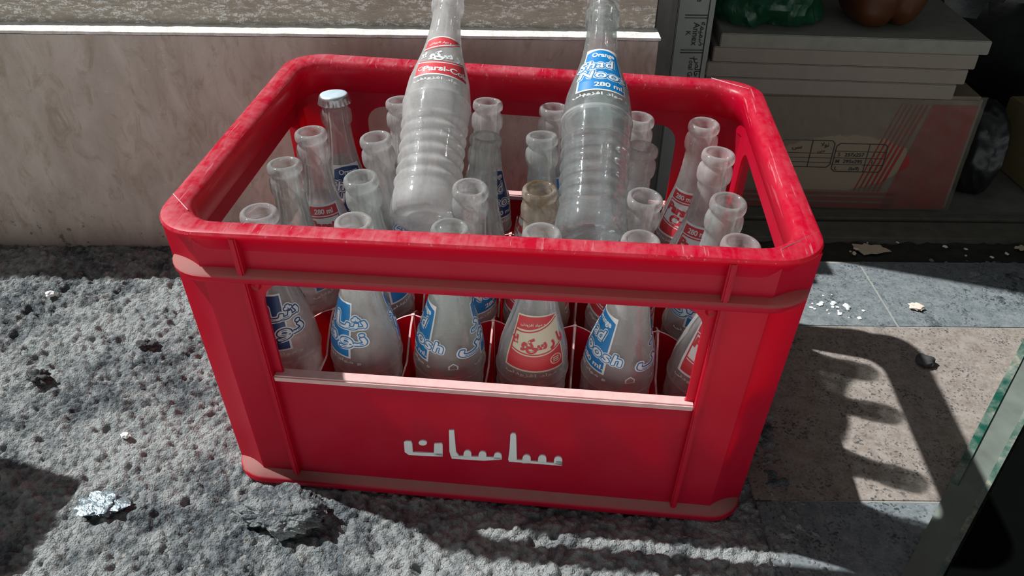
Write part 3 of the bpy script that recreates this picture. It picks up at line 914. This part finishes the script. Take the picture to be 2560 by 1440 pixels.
M['pinkchip'] = simple('pink_chip', (0.80, 0.62, 0.52, 1), 0.7, 200, 0.2)
M['darkstone'] = simple('dark_stone', (0.05, 0.05, 0.05, 1), 0.8, 200, 0.4, 0.3)
M['foil'] = simple('foil', (0.25, 0.31, 0.34, 1), 0.25, 150, 0.3, 0.9, Metallic=0.45)
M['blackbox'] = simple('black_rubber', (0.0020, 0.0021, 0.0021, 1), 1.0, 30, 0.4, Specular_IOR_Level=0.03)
def mat_edgeglass():
    b = NB('green_edge_glass'); v = b.coord()
    n = b.noise(v, 30, 4, 0.6); n2 = b.noise(v, 140, 4, 0.7)
    dirt = b.mix(b.ramp(n2, 0.5, 0.62), (0.20, 0.24, 0.21, 1), (0.40, 0.35, 0.27, 1))
    d = b.pbsdf(dirt, 0.55)
    g = b.pbsdf(b.mix(n, (0.004, 0.045, 0.030, 1), (0.03, 0.15, 0.105, 1)), 0.10, Specular_IOR_Level=0.7)
    mx = b.n('MixShader'); b.put(mx.inputs[0], b.ramp(n, 0.38, 0.62))
    b.t.links.new(g, mx.inputs[1]); b.t.links.new(d, mx.inputs[2])
    return b.done(mx.outputs[0])
M['edgeglass'] = mat_edgeglass()
M['dirtyglass'] = simple('dusty_glass_face', (0.17, 0.19, 0.165, 1), 0.3, 35, 0.45)

# ------------------------------------------------------------------ asphalt with real relief
def build_asphalt():
    x0, x1, y0, y1, st = -0.70, 0.74, -0.16, 0.46, 0.0015
    nx, ny = int((x1-x0)/st)+1, int((y1-y0)/st)+1
    X, Y = np.meshgrid(x0+np.arange(nx)*st, y0+np.arange(ny)*st)
    def vnoise(cell, seed):
        r = np.random.default_rng(seed)
        gx, gy = int((x1-x0)/cell)+3, int((y1-y0)/cell)+3
        g = r.random((gy, gx))
        u = (X-x0)/cell; v = (Y-y0)/cell
        i = u.astype(int); j = v.astype(int); fx = u-i; fy = v-j
        fx = fx*fx*(3-2*fx); fy = fy*fy*(3-2*fy)
        return (g[j, i]*(1-fx)+g[j, i+1]*fx)*(1-fy)+(g[j+1, i]*(1-fx)+g[j+1, i+1]*fx)*fy-0.5
    h = 0.0045*vnoise(0.11, 1)+0.0030*vnoise(0.035, 2)+0.0026*vnoise(0.014, 3)+0.0030*vnoise(0.0060, 4)+0.0022*vnoise(0.0034, 8)
    # stones
    r = np.random.default_rng(11)
    S_ = np.full(X.shape, -1.0)
    N = 62000
    cx = r.random(N)*(x1-x0)+x0; cy = r.random(N)*(y1-y0)+y0; rr = 0.0016+0.0034*r.random(N)**2.5
    for a, b_, q in zip(cx, cy, rr):
        i0 = max(0, int((a-q-x0)/st)); i1 = min(nx, int((a+q-x0)/st)+2)
        j0 = max(0, int((b_-q-y0)/st)); j1 = min(ny, int((b_+q-y0)/st)+2)
        if i1 <= i0 or j1 <= j0: continue
        d2 = (X[j0:j1, i0:i1]-a)**2+(Y[j0:j1, i0:i1]-b_)**2
        z = np.where(d2 < q*q, np.sqrt(np.maximum(q*q-d2, 0))*0.95, -1)
        S_[j0:j1, i0:i1] = np.maximum(S_[j0:j1, i0:i1], z)
    h += np.where(S_ > 0, S_, 0)
    h += -0.0042
    # deep open pits here and there
    pit = np.clip((vnoise(0.020, 5)+0.5*vnoise(0.009, 15)-0.36)/0.14, 0, 1); h -= 0.0045*pit
    # slabs take over on the right
    Q = -X*math.sin(TH)+Y*math.cos(TH)
    edge = 0.285+0.05*vnoise(0.07, 6)+0.03*vnoise(0.02, 7)-0.10*np.clip((Q-0.0)/0.3, 0, 1)
    t = np.clip((X-edge)/0.035, 0, 1)
    h = h*(1-0.55*t)-0.0065*t
    # thin tarry crumbs spilt back on the slabs near the doorstep
    P = X*math.cos(TH)+Y*math.sin(TH)
    c = np.exp(-(((P-0.62)/0.11)**2+((Q-0.34)/0.055)**2))+0.8*np.exp(-(((P-0.40)/0.10)**2+((Q+0.06)/0.045)**2))
    h += 0.0075*np.clip(c*1.5, 0, 1)*t
    h = np.where(Q > 0.40, np.minimum(h, -0.001), h)
    # keep it under the crate foot
    under = (X > -0.22) & (X < 0.22) & (Y > 0.005) & (Y < D-0.005)
    h = np.where(under, np.minimum(h, -0.0005), h)
    nearf = (np.abs(X) < 0.235) & (Y > -0.008) & (Y < D+0.01)
    h = np.where(nearf, np.minimum(h, 0.0004), h)
    co = np.stack([X, Y, h], -1).reshape(-1, 3).astype(np.float32)
    me = bpy.data.meshes.new('floor'); me.vertices.add(len(co)); me.vertices.foreach_set('co', co.ravel())
    jj, ii = np.meshgrid(np.arange(ny-1), np.arange(nx-1), indexing='ij')
    a = (jj*nx+ii).ravel(); quads = np.stack([a, a+1, a+nx+1, a+nx], -1).astype(np.int32)
    me.loops.add(quads.size); me.loops.foreach_set('vertex_index', quads.ravel())
    me.polygons.add(len(quads)); me.polygons.foreach_set('loop_start', np.arange(0, quads.size, 4, dtype=np.int32))
    me.update(calc_edges=True); me.validate()
    me.polygons.foreach_set('use_smooth', [True]*len(quads))
    me.materials.append(M['asphalt'])
    o = bpy.data.objects.new('floor', me); C.objects.link(o); struct(o)
build_asphalt()
# coarse unseen street, made pale to bounce sun onto upright faces
mb = MB(); mb.box(-4, 4, -4, -0.16, -0.03, -0.003); mb.box(-4, -0.70, -0.16, 1.6, -0.03, -0.003); mb.box(0.74, 4, -0.16, 0.40, -0.03, -0.022); mb.box(-0.70, 0.74, -0.16, 0.50, -0.03, -0.022)
struct(mb.build('floor', simple('street_paled_for_bounce', (0.50, 0.49, 0.46, 1), 0.9, 20, 0.15)))
# granite slabs with grout lines
def slab(p0, p1, q0, q1, mat):
    mb = MB(); mb.box(p0, p1, q0, q1, -0.020, 0.0, bev=0.0006); struct(put_pq(mb, 'floor', mat))
slab(0.235, 0.4515, 0.2600, 0.386, M['gran_grey'])
slab(0.4535, 1.30, 0.2600, 0.390, M['gran_grey'])
slab(0.235, 1.30, 0.0148, 0.2588, M['gran_brown'])
slab(0.236, 1.30, -0.30, 0.0135, M['gran_grey'])
mb = MB(); mb.box(0.25, 1.30, -0.30, 0.39, -0.021, -0.0007); struct(put_pq(mb, 'floor', M['grout']))

# ------------------------------------------------------------------ plinth wall on the left
def bumpy_box(name, p0, p1, q0, q1, z0, z1, mat, step, amp, sc, seed=0):
    """box whose front and top are gridded and roughened"""
    npp = max(2, int((p1-p0)/step)); nz = max(2, int((z1-z0)/step)); nq = max(2, int((q1-q0)/step))
    v = []; f = []
    def grid(fn, na, nb):
        b0 = len(v)
        for i in range(na+1):
            for j in range(nb+1): v.append(fn(i/na, j/nb))
        for i in range(na):
            for j in range(nb):
                a = b0+i*(nb+1)+j; f.append((a, a+nb+1, a+nb+2, a+1))
    def disp(p, q, z):
        n = noise.noise(Vector((p*sc+seed, q*sc, z*sc*1.6)))+0.5*noise.noise(Vector((p*sc*3+seed, q*sc*3, z*sc*4)))
        return n*amp
    def front(a, b_):
        p, z = p0+(p1-p0)*a, z0+(z1-z0)*b_; return (p, q0+disp(p, q0, z), z)
    def top(a, b_):
        p, q = p0+(p1-p0)*a, q0+(q1-q0)*b_
        d = disp(p, q, z1); return (p, q+(d if b_ == 0 else 0), z1+(0 if b_ == 0 else d*0.6))
    def side(a, b_):
        q, z = q0+(q1-q0)*a, z0+(z1-z0)*b_; d = disp(p1, q, z)
        return (p1+(0 if a == 0 else d*0.5), q+(d if a == 0 else 0), z)
    grid(front, npp, nz); grid(top, npp, max(2, min(nq, 24))); grid(side, max(2, min(nq, 24)), nz)
    o = link(name, v, f, mat); o.rotation_euler = (0, 0, TH); return struct(o)
PE = 0.1795
bumpy_box('wall_left', -2.2, PE, 0.411, 0.70, -0.03, 0.2635, M['marble'], 0.02, 0.0004, 9)
bumpy_box('trim_1', -2.2, PE+0.002, 0.4098, 0.445, 0.2645, 0.2675, M['mortar'], 0.004, 0.0009, 60, 3)
bumpy_box('wall_left', -2.2, PE-0.001, 0.4385, 0.70, 0.262, 0.3035, M['rough'], 0.005, 0.0022, 45, 9)
mb = MB(); mb.box(-2.2, PE-0.004, 0.442, 1.4, 0.290, 0.3025); struct(put_pq(mb, 'wall_left', M['marble']))
# house front set back behind the plinth
mb = MB(); mb.box(-2.2, PE, 1.4, 1.5, 0.0, 2.6); struct(put_pq(mb, 'wall_back', M['marble']))

# ------------------------------------------------------------------ doorway and dark store room on the right
RX0, RX1, RQ0, RQ1, RZ = PE, 1.75, 0.500, 1.75, 2.5
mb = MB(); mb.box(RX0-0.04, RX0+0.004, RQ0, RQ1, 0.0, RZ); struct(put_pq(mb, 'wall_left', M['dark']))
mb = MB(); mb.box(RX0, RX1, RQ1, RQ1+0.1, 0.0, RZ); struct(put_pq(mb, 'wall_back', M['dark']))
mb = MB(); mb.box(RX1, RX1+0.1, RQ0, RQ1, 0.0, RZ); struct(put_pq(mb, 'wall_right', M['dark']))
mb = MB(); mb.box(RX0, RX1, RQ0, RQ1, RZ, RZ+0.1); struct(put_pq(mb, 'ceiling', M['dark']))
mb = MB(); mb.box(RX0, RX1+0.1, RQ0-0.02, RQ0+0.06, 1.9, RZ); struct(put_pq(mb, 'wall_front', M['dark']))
mb = MB()   # steel door jamb
mb.box(RX0+0.004, RX0+0.022, 0.470, 0.560, -0.01, 1.95, bev=0.002); mb.box(RX0+0.022, RX0+0.034, 0.500, 0.54, -0.01, 1.95, bev=0.002)
struct(put_pq(mb, 'trim_2', M['steelbar']))
# doorstep: dirt gap, two worn rails, store-room floor
def ripple(name, p0, p1, q0, q1, z, amp, mat, step=0.006, seed=0.0):
    a = int((p1-p0)/step); b_ = max(2, int((q1-q0)/step)); v = []; f = []
    for i in range(a+1):
        for j in range(b_+1):
            p = p0+(p1-p0)*i/a; q = q0+(q1-q0)*j/b_
            n = noise.noise(Vector((p*70+seed, q*70, 0)))+0.6*noise.noise(Vector((p*190+seed, q*190, 4)))
            e = 0 if 0 < j < b_ else -0.004
            v.append((p, q, z+amp*n+e))
    for i in range(a):
        for j in range(b_):
            c = i*(b_+1)+j; f.append((c, c+b_+1, c+b_+2, c+1))
    o = link(name, v, f, mat); o.rotation_euler = (0, 0, TH); return struct(o)
ripple('floor', PE, 1.3, 0.384, 0.445, -0.004, 0.004, M['soil'])
mb = MB(); mb.box(PE, 1.75, 0.384, 1.75, -0.04, -0.012); struct(put_pq(mb, 'floor', M['soil']))
mb = MB(); mb.box(PE, 1.75, 0.4400, 0.4840, -0.02, 0.0030, bev=0.003); struct(put_pq(mb, 'trim_3', M['railm']))
mb = MB(); mb.box(PE, 1.75, 0.4900, 0.5050, -0.02, 0.0035, bev=0.002); struct(put_pq(mb, 'trim_4', M['railm']))
mb = MB(); mb.box(PE, 1.75, 0.5060, 1.75, -0.03, 0.0); struct(put_pq(mb, 'floor', M['shopfloor']))

# ------------------------------------------------------------------ film-wrapped carton with printed panel
QF = 0.5250
ct = root_pq('carton', 0.450, QF+0.146, 0.0, -0.030)
tag(ct, 'brown carton in torn clear film with red corner stripe, on the store floor', 'box')
def rel(mb): return mb.xf(lambda v: (v.x-0.450, v.y-(QF+0.15), v.z))
mb = MB(); mb.box(0.278, 0.6180, QF, QF+0.18, 0.0003, 0.1620, bev=0.004); rel(mb).build('board_body', M['carton'], ct)
# print: red corner, slanting stripes, two size tables
pr = MB()
def fq(pts, mi, off=0.0006):
    pr.add([(p, QF-off, z) for p, z in pts], [tuple(range(len(pts)))], mi)
fq([(0.556, 0.152), (0.6125, 0.152), (0.6125, 0.004), (0.528, 0.004)], 1)
for k in range(6):
    a = 0.5480-0.0062*k; w = 0.0034-0.00038*k
    fq([(a, 0.152), (a+w, 0.152), (a+w-0.030, 0.028), (a-0.030, 0.028)], 1)
for z0_, z1_, p0_ in ((0.0215, 0.0260, 0.30), (0.0130, 0.0185, 0.30), (0.0020, 0.0100, 0.34)):
    fq([(p0_, z0_), (0.545, z0_), (0.545, z1_), (p0_, z1_)], 1)
def line(p0_, z0_, p1_, z1_, w):
    d = Vector((p1_-p0_, z1_-z0_)).normalized(); n = Vector((-d.y, d.x))*w/2
    fq([(p0_+n.x, z0_+n.y), (p1_+n.x, z1_+n.y), (p1_-n.x, z1_-n.y), (p0_-n.x, z0_-n.y)], 0, 0.0007)
def frame(p0_, p1_, z0_, z1_, w, r=0.004):
    c = [(p0_+r, z0_), (p1_-r, z0_), (p1_, z0_+r), (p1_, z1_-r), (p1_-r, z1_), (p0_+r, z1_), (p0_, z1_-r), (p0_, z0_+r)]
    for k in range(8): line(*c[k], *c[(k+1) % 8], w)
frame(0.378, 0.4475, 0.062, 0.1000, 0.0011); frame(0.4505, 0.516, 0.0565, 0.0965, 0.0011)
line(0.4185, 0.062, 0.4185, 0.100, 0.0011); line(0.4925, 0.0565, 0.4925, 0.0965, 0.0009)
for z in (0.0690, 0.0755, 0.0820): line(0.378, z, 0.4475, z, 0.0006)
for z in (0.0665, 0.0760, 0.0855): line(0.4505, z, 0.516, z, 0.0007)
def ptext(body, p, z, size, mi=0, sx=1.0):
    tv, tf = text2d(body, 1.0, 0.01)
    pr.add([(p+a.x*size*sx, QF-0.0008, z+a.y*size) for a in tv], tf, mi)
ptext('257x257', 0.4760, 0.0785, 0.0072); ptext('S', 0.4560, 0.0785, 0.0072); ptext('1', 0.5010, 0.0785, 0.0072)
ptext('295x295', 0.4760, 0.0688, 0.0072); ptext('M', 0.4560, 0.0688, 0.0072); ptext('1', 0.5010, 0.0688, 0.0072)
ptext('L', 0.4560, 0.0588, 0.0072); ptext('(6x9)', 0.4800, 0.0588, 0.0065); ptext('1', 0.5010, 0.0588, 0.0072)
ptext(A_(0xFEFB, 0xFEEE, 0xFEE7), 0.4350, 0.0915, 0.0085); ptext(A_(0xFBFD, 0xFEB0, 0xFEE3), 0.432, 0.0840, 0.0060); ptext(A_(0xFBFD, 0xFEB3), 0.400, 0.0880, 0.0085)
rel(pr).build('printed_panel', [M['ink'], M['redink']], ct, smooth=False)
# clear film with a torn oval window, wrinkled at the foot
fm_ = MB()
na, nb = 300, 140
def film_pt(a, b_):
    p = 0.262+0.358*a; z = 0.0015+0.162*b_
    w = 0.0016+0.0013*noise.noise(Vector((p*30, z*60+p*20, 1)))+0.0035*max(0, 0.3-b_)*(1+noise.noise(Vector((p*60, z*25, 7))))
    return (p, QF-w, z)
keep = []
for i in range(na+1):
    for j in range(nb+1): fm_.v.append(Vector(film_pt(i/na, j/nb)))
for i in range(na):
    for j in range(nb):
        p = 0.262+0.358*(i+0.5)/na; z = 0.0015+0.162*(j+0.5)/nb
        u = (p-0.455)/0.092; w = (z-0.068)/0.040
        jag = 0.12*noise.noise(Vector((p*90, z*90, 3)))
        if u*u+w*w-0.25*u*w < 1+jag and z > 0.029: continue
        c = i*(nb+1)+j; fm_.f.append((c, c+nb+1, c+nb+2, c+1)); fm_.fm.append(0)
rel(fm_).build('plastic_wrap', M['film'], ct)

def boards():
    labs = ['top grey-brown board, overhanging on the right, on the carton stack', 'second board down in the stack on the wrapped carton',
            'third board down in the stack on the wrapped carton', 'lowest board, lying directly on the wrapped carton']
    spec = [(0.281, 0.5970, 0.5190, 0.0170), (0.275, 0.5880, 0.5210, 0.0190), (0.270, 0.5820, 0.5212, 0.0190), (0.270, 0.5740, 0.5214, 0.0200)]
    z = 0.2378
    for k, (p0_, p1_, q0_, th) in enumerate(spec):
        mb = MB(); mb.box(p0_, p1_, q0_, q0_+0.19, z-th+0.0006, z, bev=0.0010)
        o = mb.xf(lambda v: (v.x-0.43, v.y-0.65, v.z-z+th-0.0006)).build('tile_board', M['dusty_board' if k == 0 else 'board'])
        o.location = pq(0.43, 0.642, z-th+0.0006); o.rotation_euler = (0, 0, TH-0.060)
        tag(o, labs[k], 'board', 'boards stacked on the carton'); z -= th
boards()

# narrow white carton with a printed table, upright at the door jamb
wc = root_pq('narrow_carton', 0.243, 0.56, 0.0)
tag(wc, 'narrow upright white carton with black sideways lettering beside the door jamb', 'box')
mb = MB(); mb.box(0.0+0.219-0.243, 0.2625-0.243, -0.035, 0.06, 0.0003, 0.52, bev=0.0012); mb.build('board_body', M['whitecard'], wc)
wp = MB()
def wrect(p0_, p1_, z0_, z1_, off=0.0004): wp.add([(p0_-0.243, -0.035-off, z0_), (p1_-0.243, -0.035-off, z0_), (p1_-0.243, -0.035-off, z1_), (p0_-0.243, -0.035-off, z1_)], [(0, 1, 2, 3)], 0)
wrect(0.2548, 0.2562, 0.02, 0.50)
for z in (0.2580, 0.2160, 0.330, 0.400):
    wrect(0.2280, 0.2560, z-0.0012, z); wrect(0.2280, 0.2560, z-0.0045, z-0.0033)
def wtext(body, p, z, size):
    tv, tf = text2d(body, 1.0, 0.01, 'CENTER')
    wp.add([(p+a.y*size-0.243, -0.0356, z-a.x*size) for a in tv], tf, 0)
wtext('Annex', 0.2400, 0.2350, 0.0105)
wtext(A_(0xFEEA, 0xFEE4, 0xFEF4, 0xFEE4, 0xFEBF), 0.2485, 0.2350, 0.0100)
wtext('Total Gross Weight', 0.2405, 0.1750, 0.0080)
wtext(A_(0xFEBA, 0xFEDF, 0xFE8E, 0xFEA7)+' '+A_(0xFEE5, 0xFEAF, 0xFEED), 0.2485, 0.1850, 0.0095)
wtext(A_(0xFBFE, 0xFEB4, 0xFE8E, 0xFEE3), 0.2485, 0.285, 0.0100); wtext('Name', 0.2400, 0.285, 0.0100)
wtext('K', 0.2320, 0.2360, 0.0080)
wp.build('printed_panel', M['ink'], wc, smooth=False)

# crumpled film bags
def bag(name, p, q, z, sx, sy, sz, mat, seed, sub=5, amp=0.16, fold=9.0, flat=0.35):
    import bmesh
    bm = bmesh.new(); bmesh.ops.create_icosphere(bm, subdivisions=sub, radius=1)
    for v in bm.verts:
        c = v.co.copy()
        n = 1-abs(noise.noise(c*fold*0.28+Vector((seed, 0, 0))))*2.2
        n2 = 1-abs(noise.noise(c*fold*0.75+Vector((0, seed, 0))))*2.0
        k = 1+amp*n+amp*0.40*n2-amp*0.8
        x, y, w = c.x*k*sx, c.y*k*sy, c.z*k*sz
        floor_ = -flat*sz
        if w < floor_: w = floor_+(w-floor_)*0.04
        v.co = Vector((x, y, w-floor_+0.04*sz*0.6))
    zmin = min(v.co.z for v in bm.verts)
    for v in bm.verts: v.co.z -= zmin
    me = bpy.data.meshes.new(name); bm.to_mesh(me); bm.free(); me.materials.append(mat)
    me.polygons.foreach_set('use_smooth', [True]*len(me.polygons)); me.set_sharp_from_angle(angle=math.radians(30))
    o = bpy.data.objects.new(name, me); C.objects.link(o); o.location = pq(p, q, z); o.rotation_euler = (0, 0, TH)
    return o
g1 = bag('plastic_bag', 0.340, 0.600, 0.2382, 0.070, 0.072, 0.085, M['greenbag'], 3.1, amp=0.22, fold=6.0)
tag(g1, 'crumpled translucent green plastic bag on top of the board stack', 'bag')
g2 = bag('bin_bag', 0.760, 0.985, 0.0005, 0.250, 0.190, 0.34, M['blackbag'], 5.5, amp=0.14, fold=7.0, flat=0.5)
tag(g2, 'large crumpled black bin bag behind the carton, filling the dark corner', 'bag')
g4 = bag('bin_bag', 0.675, 0.610, 0.0005, 0.040, 0.060, 0.075, M['blackbag'], 1.7, amp=0.10, fold=4.0, flat=0.6)
tag(g4, 'small black bag slumped on the floor right of the wrapped carton', 'bag')

# amber plastic jug lying on the boards
jg = root_pq('plastic_jug', 0.4720, 0.566, 0.2382, 0.12)
tag(jg, 'amber brown plastic jug with a moulded groove standing on the board stack', 'jug')
import bmesh
bm = bmesh.new(); bmesh.ops.create_cube(bm, size=1)
bmesh.ops.subdivide_edges(bm, edges=bm.edges[:], cuts=14, use_grid_fill=True)
for v in bm.verts:
    x, y, z = v.co*2
    L_ = max((abs(x)**4+abs(y)**4+abs(z)**4)**0.25, 1e-6); m_ = max(abs(x), abs(y), abs(z))
    s_ = m_/L_
    x, y, z = x*s_, y*s_, z*s_
    groove = 1-0.16*math.exp(-((x-0.15)/0.16)**2)*(0.6+0.4*(z < 0.6))
    taper = 0.90+0.10*min(1, (z+1)/0.6)
    lift = 0.16*math.exp(-((x-0.15)/0.14)**2)*max(0, -z)
    v.co = Vector((x*0.047*taper, y*0.045*groove*taper, (z*(1-lift)+1)*0.070))
me = bpy.data.meshes.new('jug_body'); bm.to_mesh(me); bm.free(); me.materials.append(M['amber'])
me.polygons.foreach_set('use_smooth', [True]*len(me.polygons))
jb = bpy.data.objects.new('jug_body', me); C.objects.link(jb); jb.parent = jg
v, f = lathe([(0, 0.166), (0.016, 0.166), (0.018, 0.163), (0.018, 0.148), (0.014, 0.146), (0.014, 0.134)], 24)
link('screw_cap', v, f, M['dark'], jg)

# yellow-brown cardboard box at the right edge of the doorway
mb = MB(); mb.box(0.0, 0.20, 0.0, 0.12, 0.0003, 0.100, bev=0.002)
o = mb.build('cardboard_box', simple('yellow_board', (0.20, 0.155, 0.07, 1), 0.85, 40, 0.2)); o.location = pq(0.7520, 0.560); o.rotation_euler = (0, 0, TH+0.05)
tag(o, 'yellowish cardboard box at the right end of the doorway', 'box')
# unseen tall carton, added left of the view to cast a shadow
shadow_box = empty('cardboard_box', (-0.690, -0.072, 0.0)); tag(shadow_box, 'tall brown box added out of view on the left to cast a shadow', 'box')
mb = MB(); mb.box(-0.103, 0.103, -0.125, 0.123, 0.004, 0.300, bev=0.002); mb.build('board_body', M['carton'], shadow_box)
mb = MB(); mb.box(-0.02, 0.02, -0.126, 0.124, 0.25, 0.3008); mb.build('packing_tape', M['pale'], shadow_box)

# thick glass strip resting against a low black block at bottom right
A0 = Vector(pq(0.3477, -0.0430)); dr = (Vector(pq(0.5683, 0.2231))-A0).normalized(); nr = Vector((dr.y, -dr.x, 0))
gs = empty('glass_strip', A0+Vector((0, 0, 0.0015))); gs.rotation_euler = (0, 0, math.atan2(dr.y, dr.x))
tag(gs, 'thick green-edged glass strip lying on the granite at bottom right', 'glass strip')
v = [(-0.09, 0, 0.0), (0.62, 0, 0.0), (0.62, -0.044, 0.0), (-0.09, -0.020, 0.0)]
def prism(pts, z0_, z1_, mat, nm, par, bev=0.0):
    n = len(pts); vv = [(x, y, z0_) for x, y in pts]+[(x, y, z1_) for x, y in pts]
    return link(nm, vv, [tuple(range(n))[::-1], tuple(range(n, 2*n))]+[(k, (k+1) % n, n+(k+1) % n, n+k) for k in range(n)], mat, par)
prism([(-0.09, 0.0), (-0.09, -0.0205), (0.62, -0.0400), (0.62, 0.0)], 0.0, 0.0095, M['dirtyglass'], 'pane', gs)
prism([(0.09, 0.0008), (0.09, -0.0060), (0.62, -0.0075), (0.62, 0.0008)], 0.0002, 0.0112, M['edgeglass'], 'green_edge', gs)
prism([(-0.09, -0.0185), (-0.09, -0.0222), (0.62, -0.0440), (0.62, -0.0370)], 0.0002, 0.0122, M['edgeglass'], 'green_edge', gs)
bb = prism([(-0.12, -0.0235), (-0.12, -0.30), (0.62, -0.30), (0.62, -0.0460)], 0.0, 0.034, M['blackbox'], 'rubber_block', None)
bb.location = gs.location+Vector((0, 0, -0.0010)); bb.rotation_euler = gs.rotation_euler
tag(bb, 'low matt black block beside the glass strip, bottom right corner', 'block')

# ------------------------------------------------------------------ small litter on the ground
def rock(name, x, y, z, r, mat, label, cat, sq=(1, 1, 0.6), amp=0.35, seed=0, sub=3, group=None, rz=0):
    import bmesh
    bm = bmesh.new(); bmesh.ops.create_icosphere(bm, subdivisions=sub, radius=1)
    for v in bm.verts:
        n = noise.noise(v.co*1.7+Vector((seed, seed*0.7, 0)))+0.4*noise.noise(v.co*5+Vector((0, seed, 0)))+(0.16*noise.noise(v.co*13) if sub > 3 else 0)
        k = 1+amp*n; v.co = Vector((v.co.x*sq[0]*k*r, v.co.y*sq[1]*k*r, v.co.z*sq[2]*k*r))
    zmin = min(v.co.z for v in bm.verts)
    for v in bm.verts: v.co.z -= zmin
    me = bpy.data.meshes.new(name); bm.to_mesh(me); bm.free(); me.materials.append(mat)
    me.polygons.foreach_set('use_smooth', [True]*len(me.polygons)); me.set_sharp_from_angle(angle=math.radians(35))
    o = bpy.data.objects.new(name, me); C.objects.link(o); o.location = (x, y, z); o.rotation_euler = (0, 0, rz)
    return tag(o, label, cat, group)
rock('asphalt_lump', -0.160, -0.026, -0.006, 0.026, M['asphalt'], 'loose lump of grey asphalt at the front left foot of the crate', 'lump', (1.25, 0.80, 0.48), 0.42, 2.2, 6)
rock('pebble', -0.524, 0.248, 0.001, 0.0055, M['whitechip'], 'small white pebble on the asphalt in front of the marble wall', 'pebble', (1, 0.8, 0.6), 0.3, 1)
rock('pebble', 0.433, 0.241, 0.0, 0.0095, M['darkstone'], 'round dark stone in the crate shadow on the brown granite', 'pebble', (1, 1, 0.5), 0.25, 5)
rock('foil_scrap', -0.314, -0.032, 0.0, 0.0145, M['foil'], 'crumpled shiny foil scrap on the asphalt at lower left', 'foil', (1.1, 0.8, 0.24), 0.75, 3, 4)
rock('stone_chip', 0.454, 0.341, 0.0, 0.0075, M['pinkchip'], 'pinkish chip on the grey granite right of the joint line', 'chip', (1.1, 0.8, 0.3), 0.7, 7)
rock('stone_chip', -0.335, -0.012+0.06, 0.0, 0.0045, M['whitechip'], 'white chip on the asphalt above the foil scrap', 'chip', (1, 0.7, 0.5), 0.5, 9)
rock('asphalt_lump', -0.455, 0.112, -0.002, 0.0090, M['darkstone'], 'dark gritty crumb standing up on the asphalt at far left', 'lump', (1.2, 0.9, 0.7), 0.7, 12, 4)
rock('asphalt_lump', -0.375, 0.175, -0.002, 0.0070, M['darkstone'], 'small dark crumb on the asphalt left of the crate', 'lump', (1.2, 0.9, 0.7), 0.7, 15, 4)
# torn paper in the doorstep gap
def scrap(name, p, q, z, w, h, mat, label, cat, seed, n=18):
    v = []; f = []
    for lay in (0, 0.0008):
        v.append((0, 0, lay))
        for k in range(n):
            a = 2*math.pi*k/n; r = 0.75+0.5*noise.noise(Vector((math.cos(a)*1.9+seed, math.sin(a)*1.9, 0)))
            v.append((math.cos(a)*w*r, math.sin(a)*h*r, lay+0.0015*noise.noise(Vector((a*2, seed, lay)))))
    for k in range(n):
        j = (k+1) % n; f += [(0, 1+j, 1+k), (n+1, n+2+k, n+2+j), (1+k, 1+j, n+2+j, n+2+k)]
    o = link(name, v, f, mat); o.location = pq(p, q, z); o.rotation_euler = (0, 0, TH); return tag(o, label, cat)
scrap('paper_scrap', 0.478, 0.419, 0.0, 0.026, 0.016, M['pale'], 'torn tan paper scrap in the black gap of the doorstep', 'paper', 2.0)
scrap('paper_scrap', 0.672, 0.425, 0.0, 0.014, 0.008, M['pale'], 'small brown paper scrap at the right end of the doorstep gap', 'paper', 6.0)
# white flakes of plaster beside the crate
for k in range(26):
    a, b_ = RNG.normal(0, 0.020), RNG.normal(0, 0.016)
    r = 0.0010+0.0032*RNG.random()**2
    x, y = 0.362+a, 0.335+b_
    rock('plaster_flake', x, y, 0.0, r, M['whitechip'], 'white plaster flake on the grey granite behind the crate corner', 'flake', (1.2, 0.9, 0.3), 0.5, k*1.3, 2, 'plaster flakes by the crate', RNG.random()*3)
for k in range(14):
    p_, q_ = 0.33+0.36*RNG.random(), 0.395+0.04*RNG.random(); r = 0.0012+0.0022*RNG.random()
    x, y, _ = pq(p_, q_)
    rock('stone_chip', x, y, 0.0005, r, M['pinkchip' if k % 3 else 'whitechip'], 'tiny pale chip among the black dirt of the doorstep', 'chip', (1.2, 0.8, 0.5), 0.5, k*2.1, 2, 'chips in the doorstep dirt', RNG.random()*3)
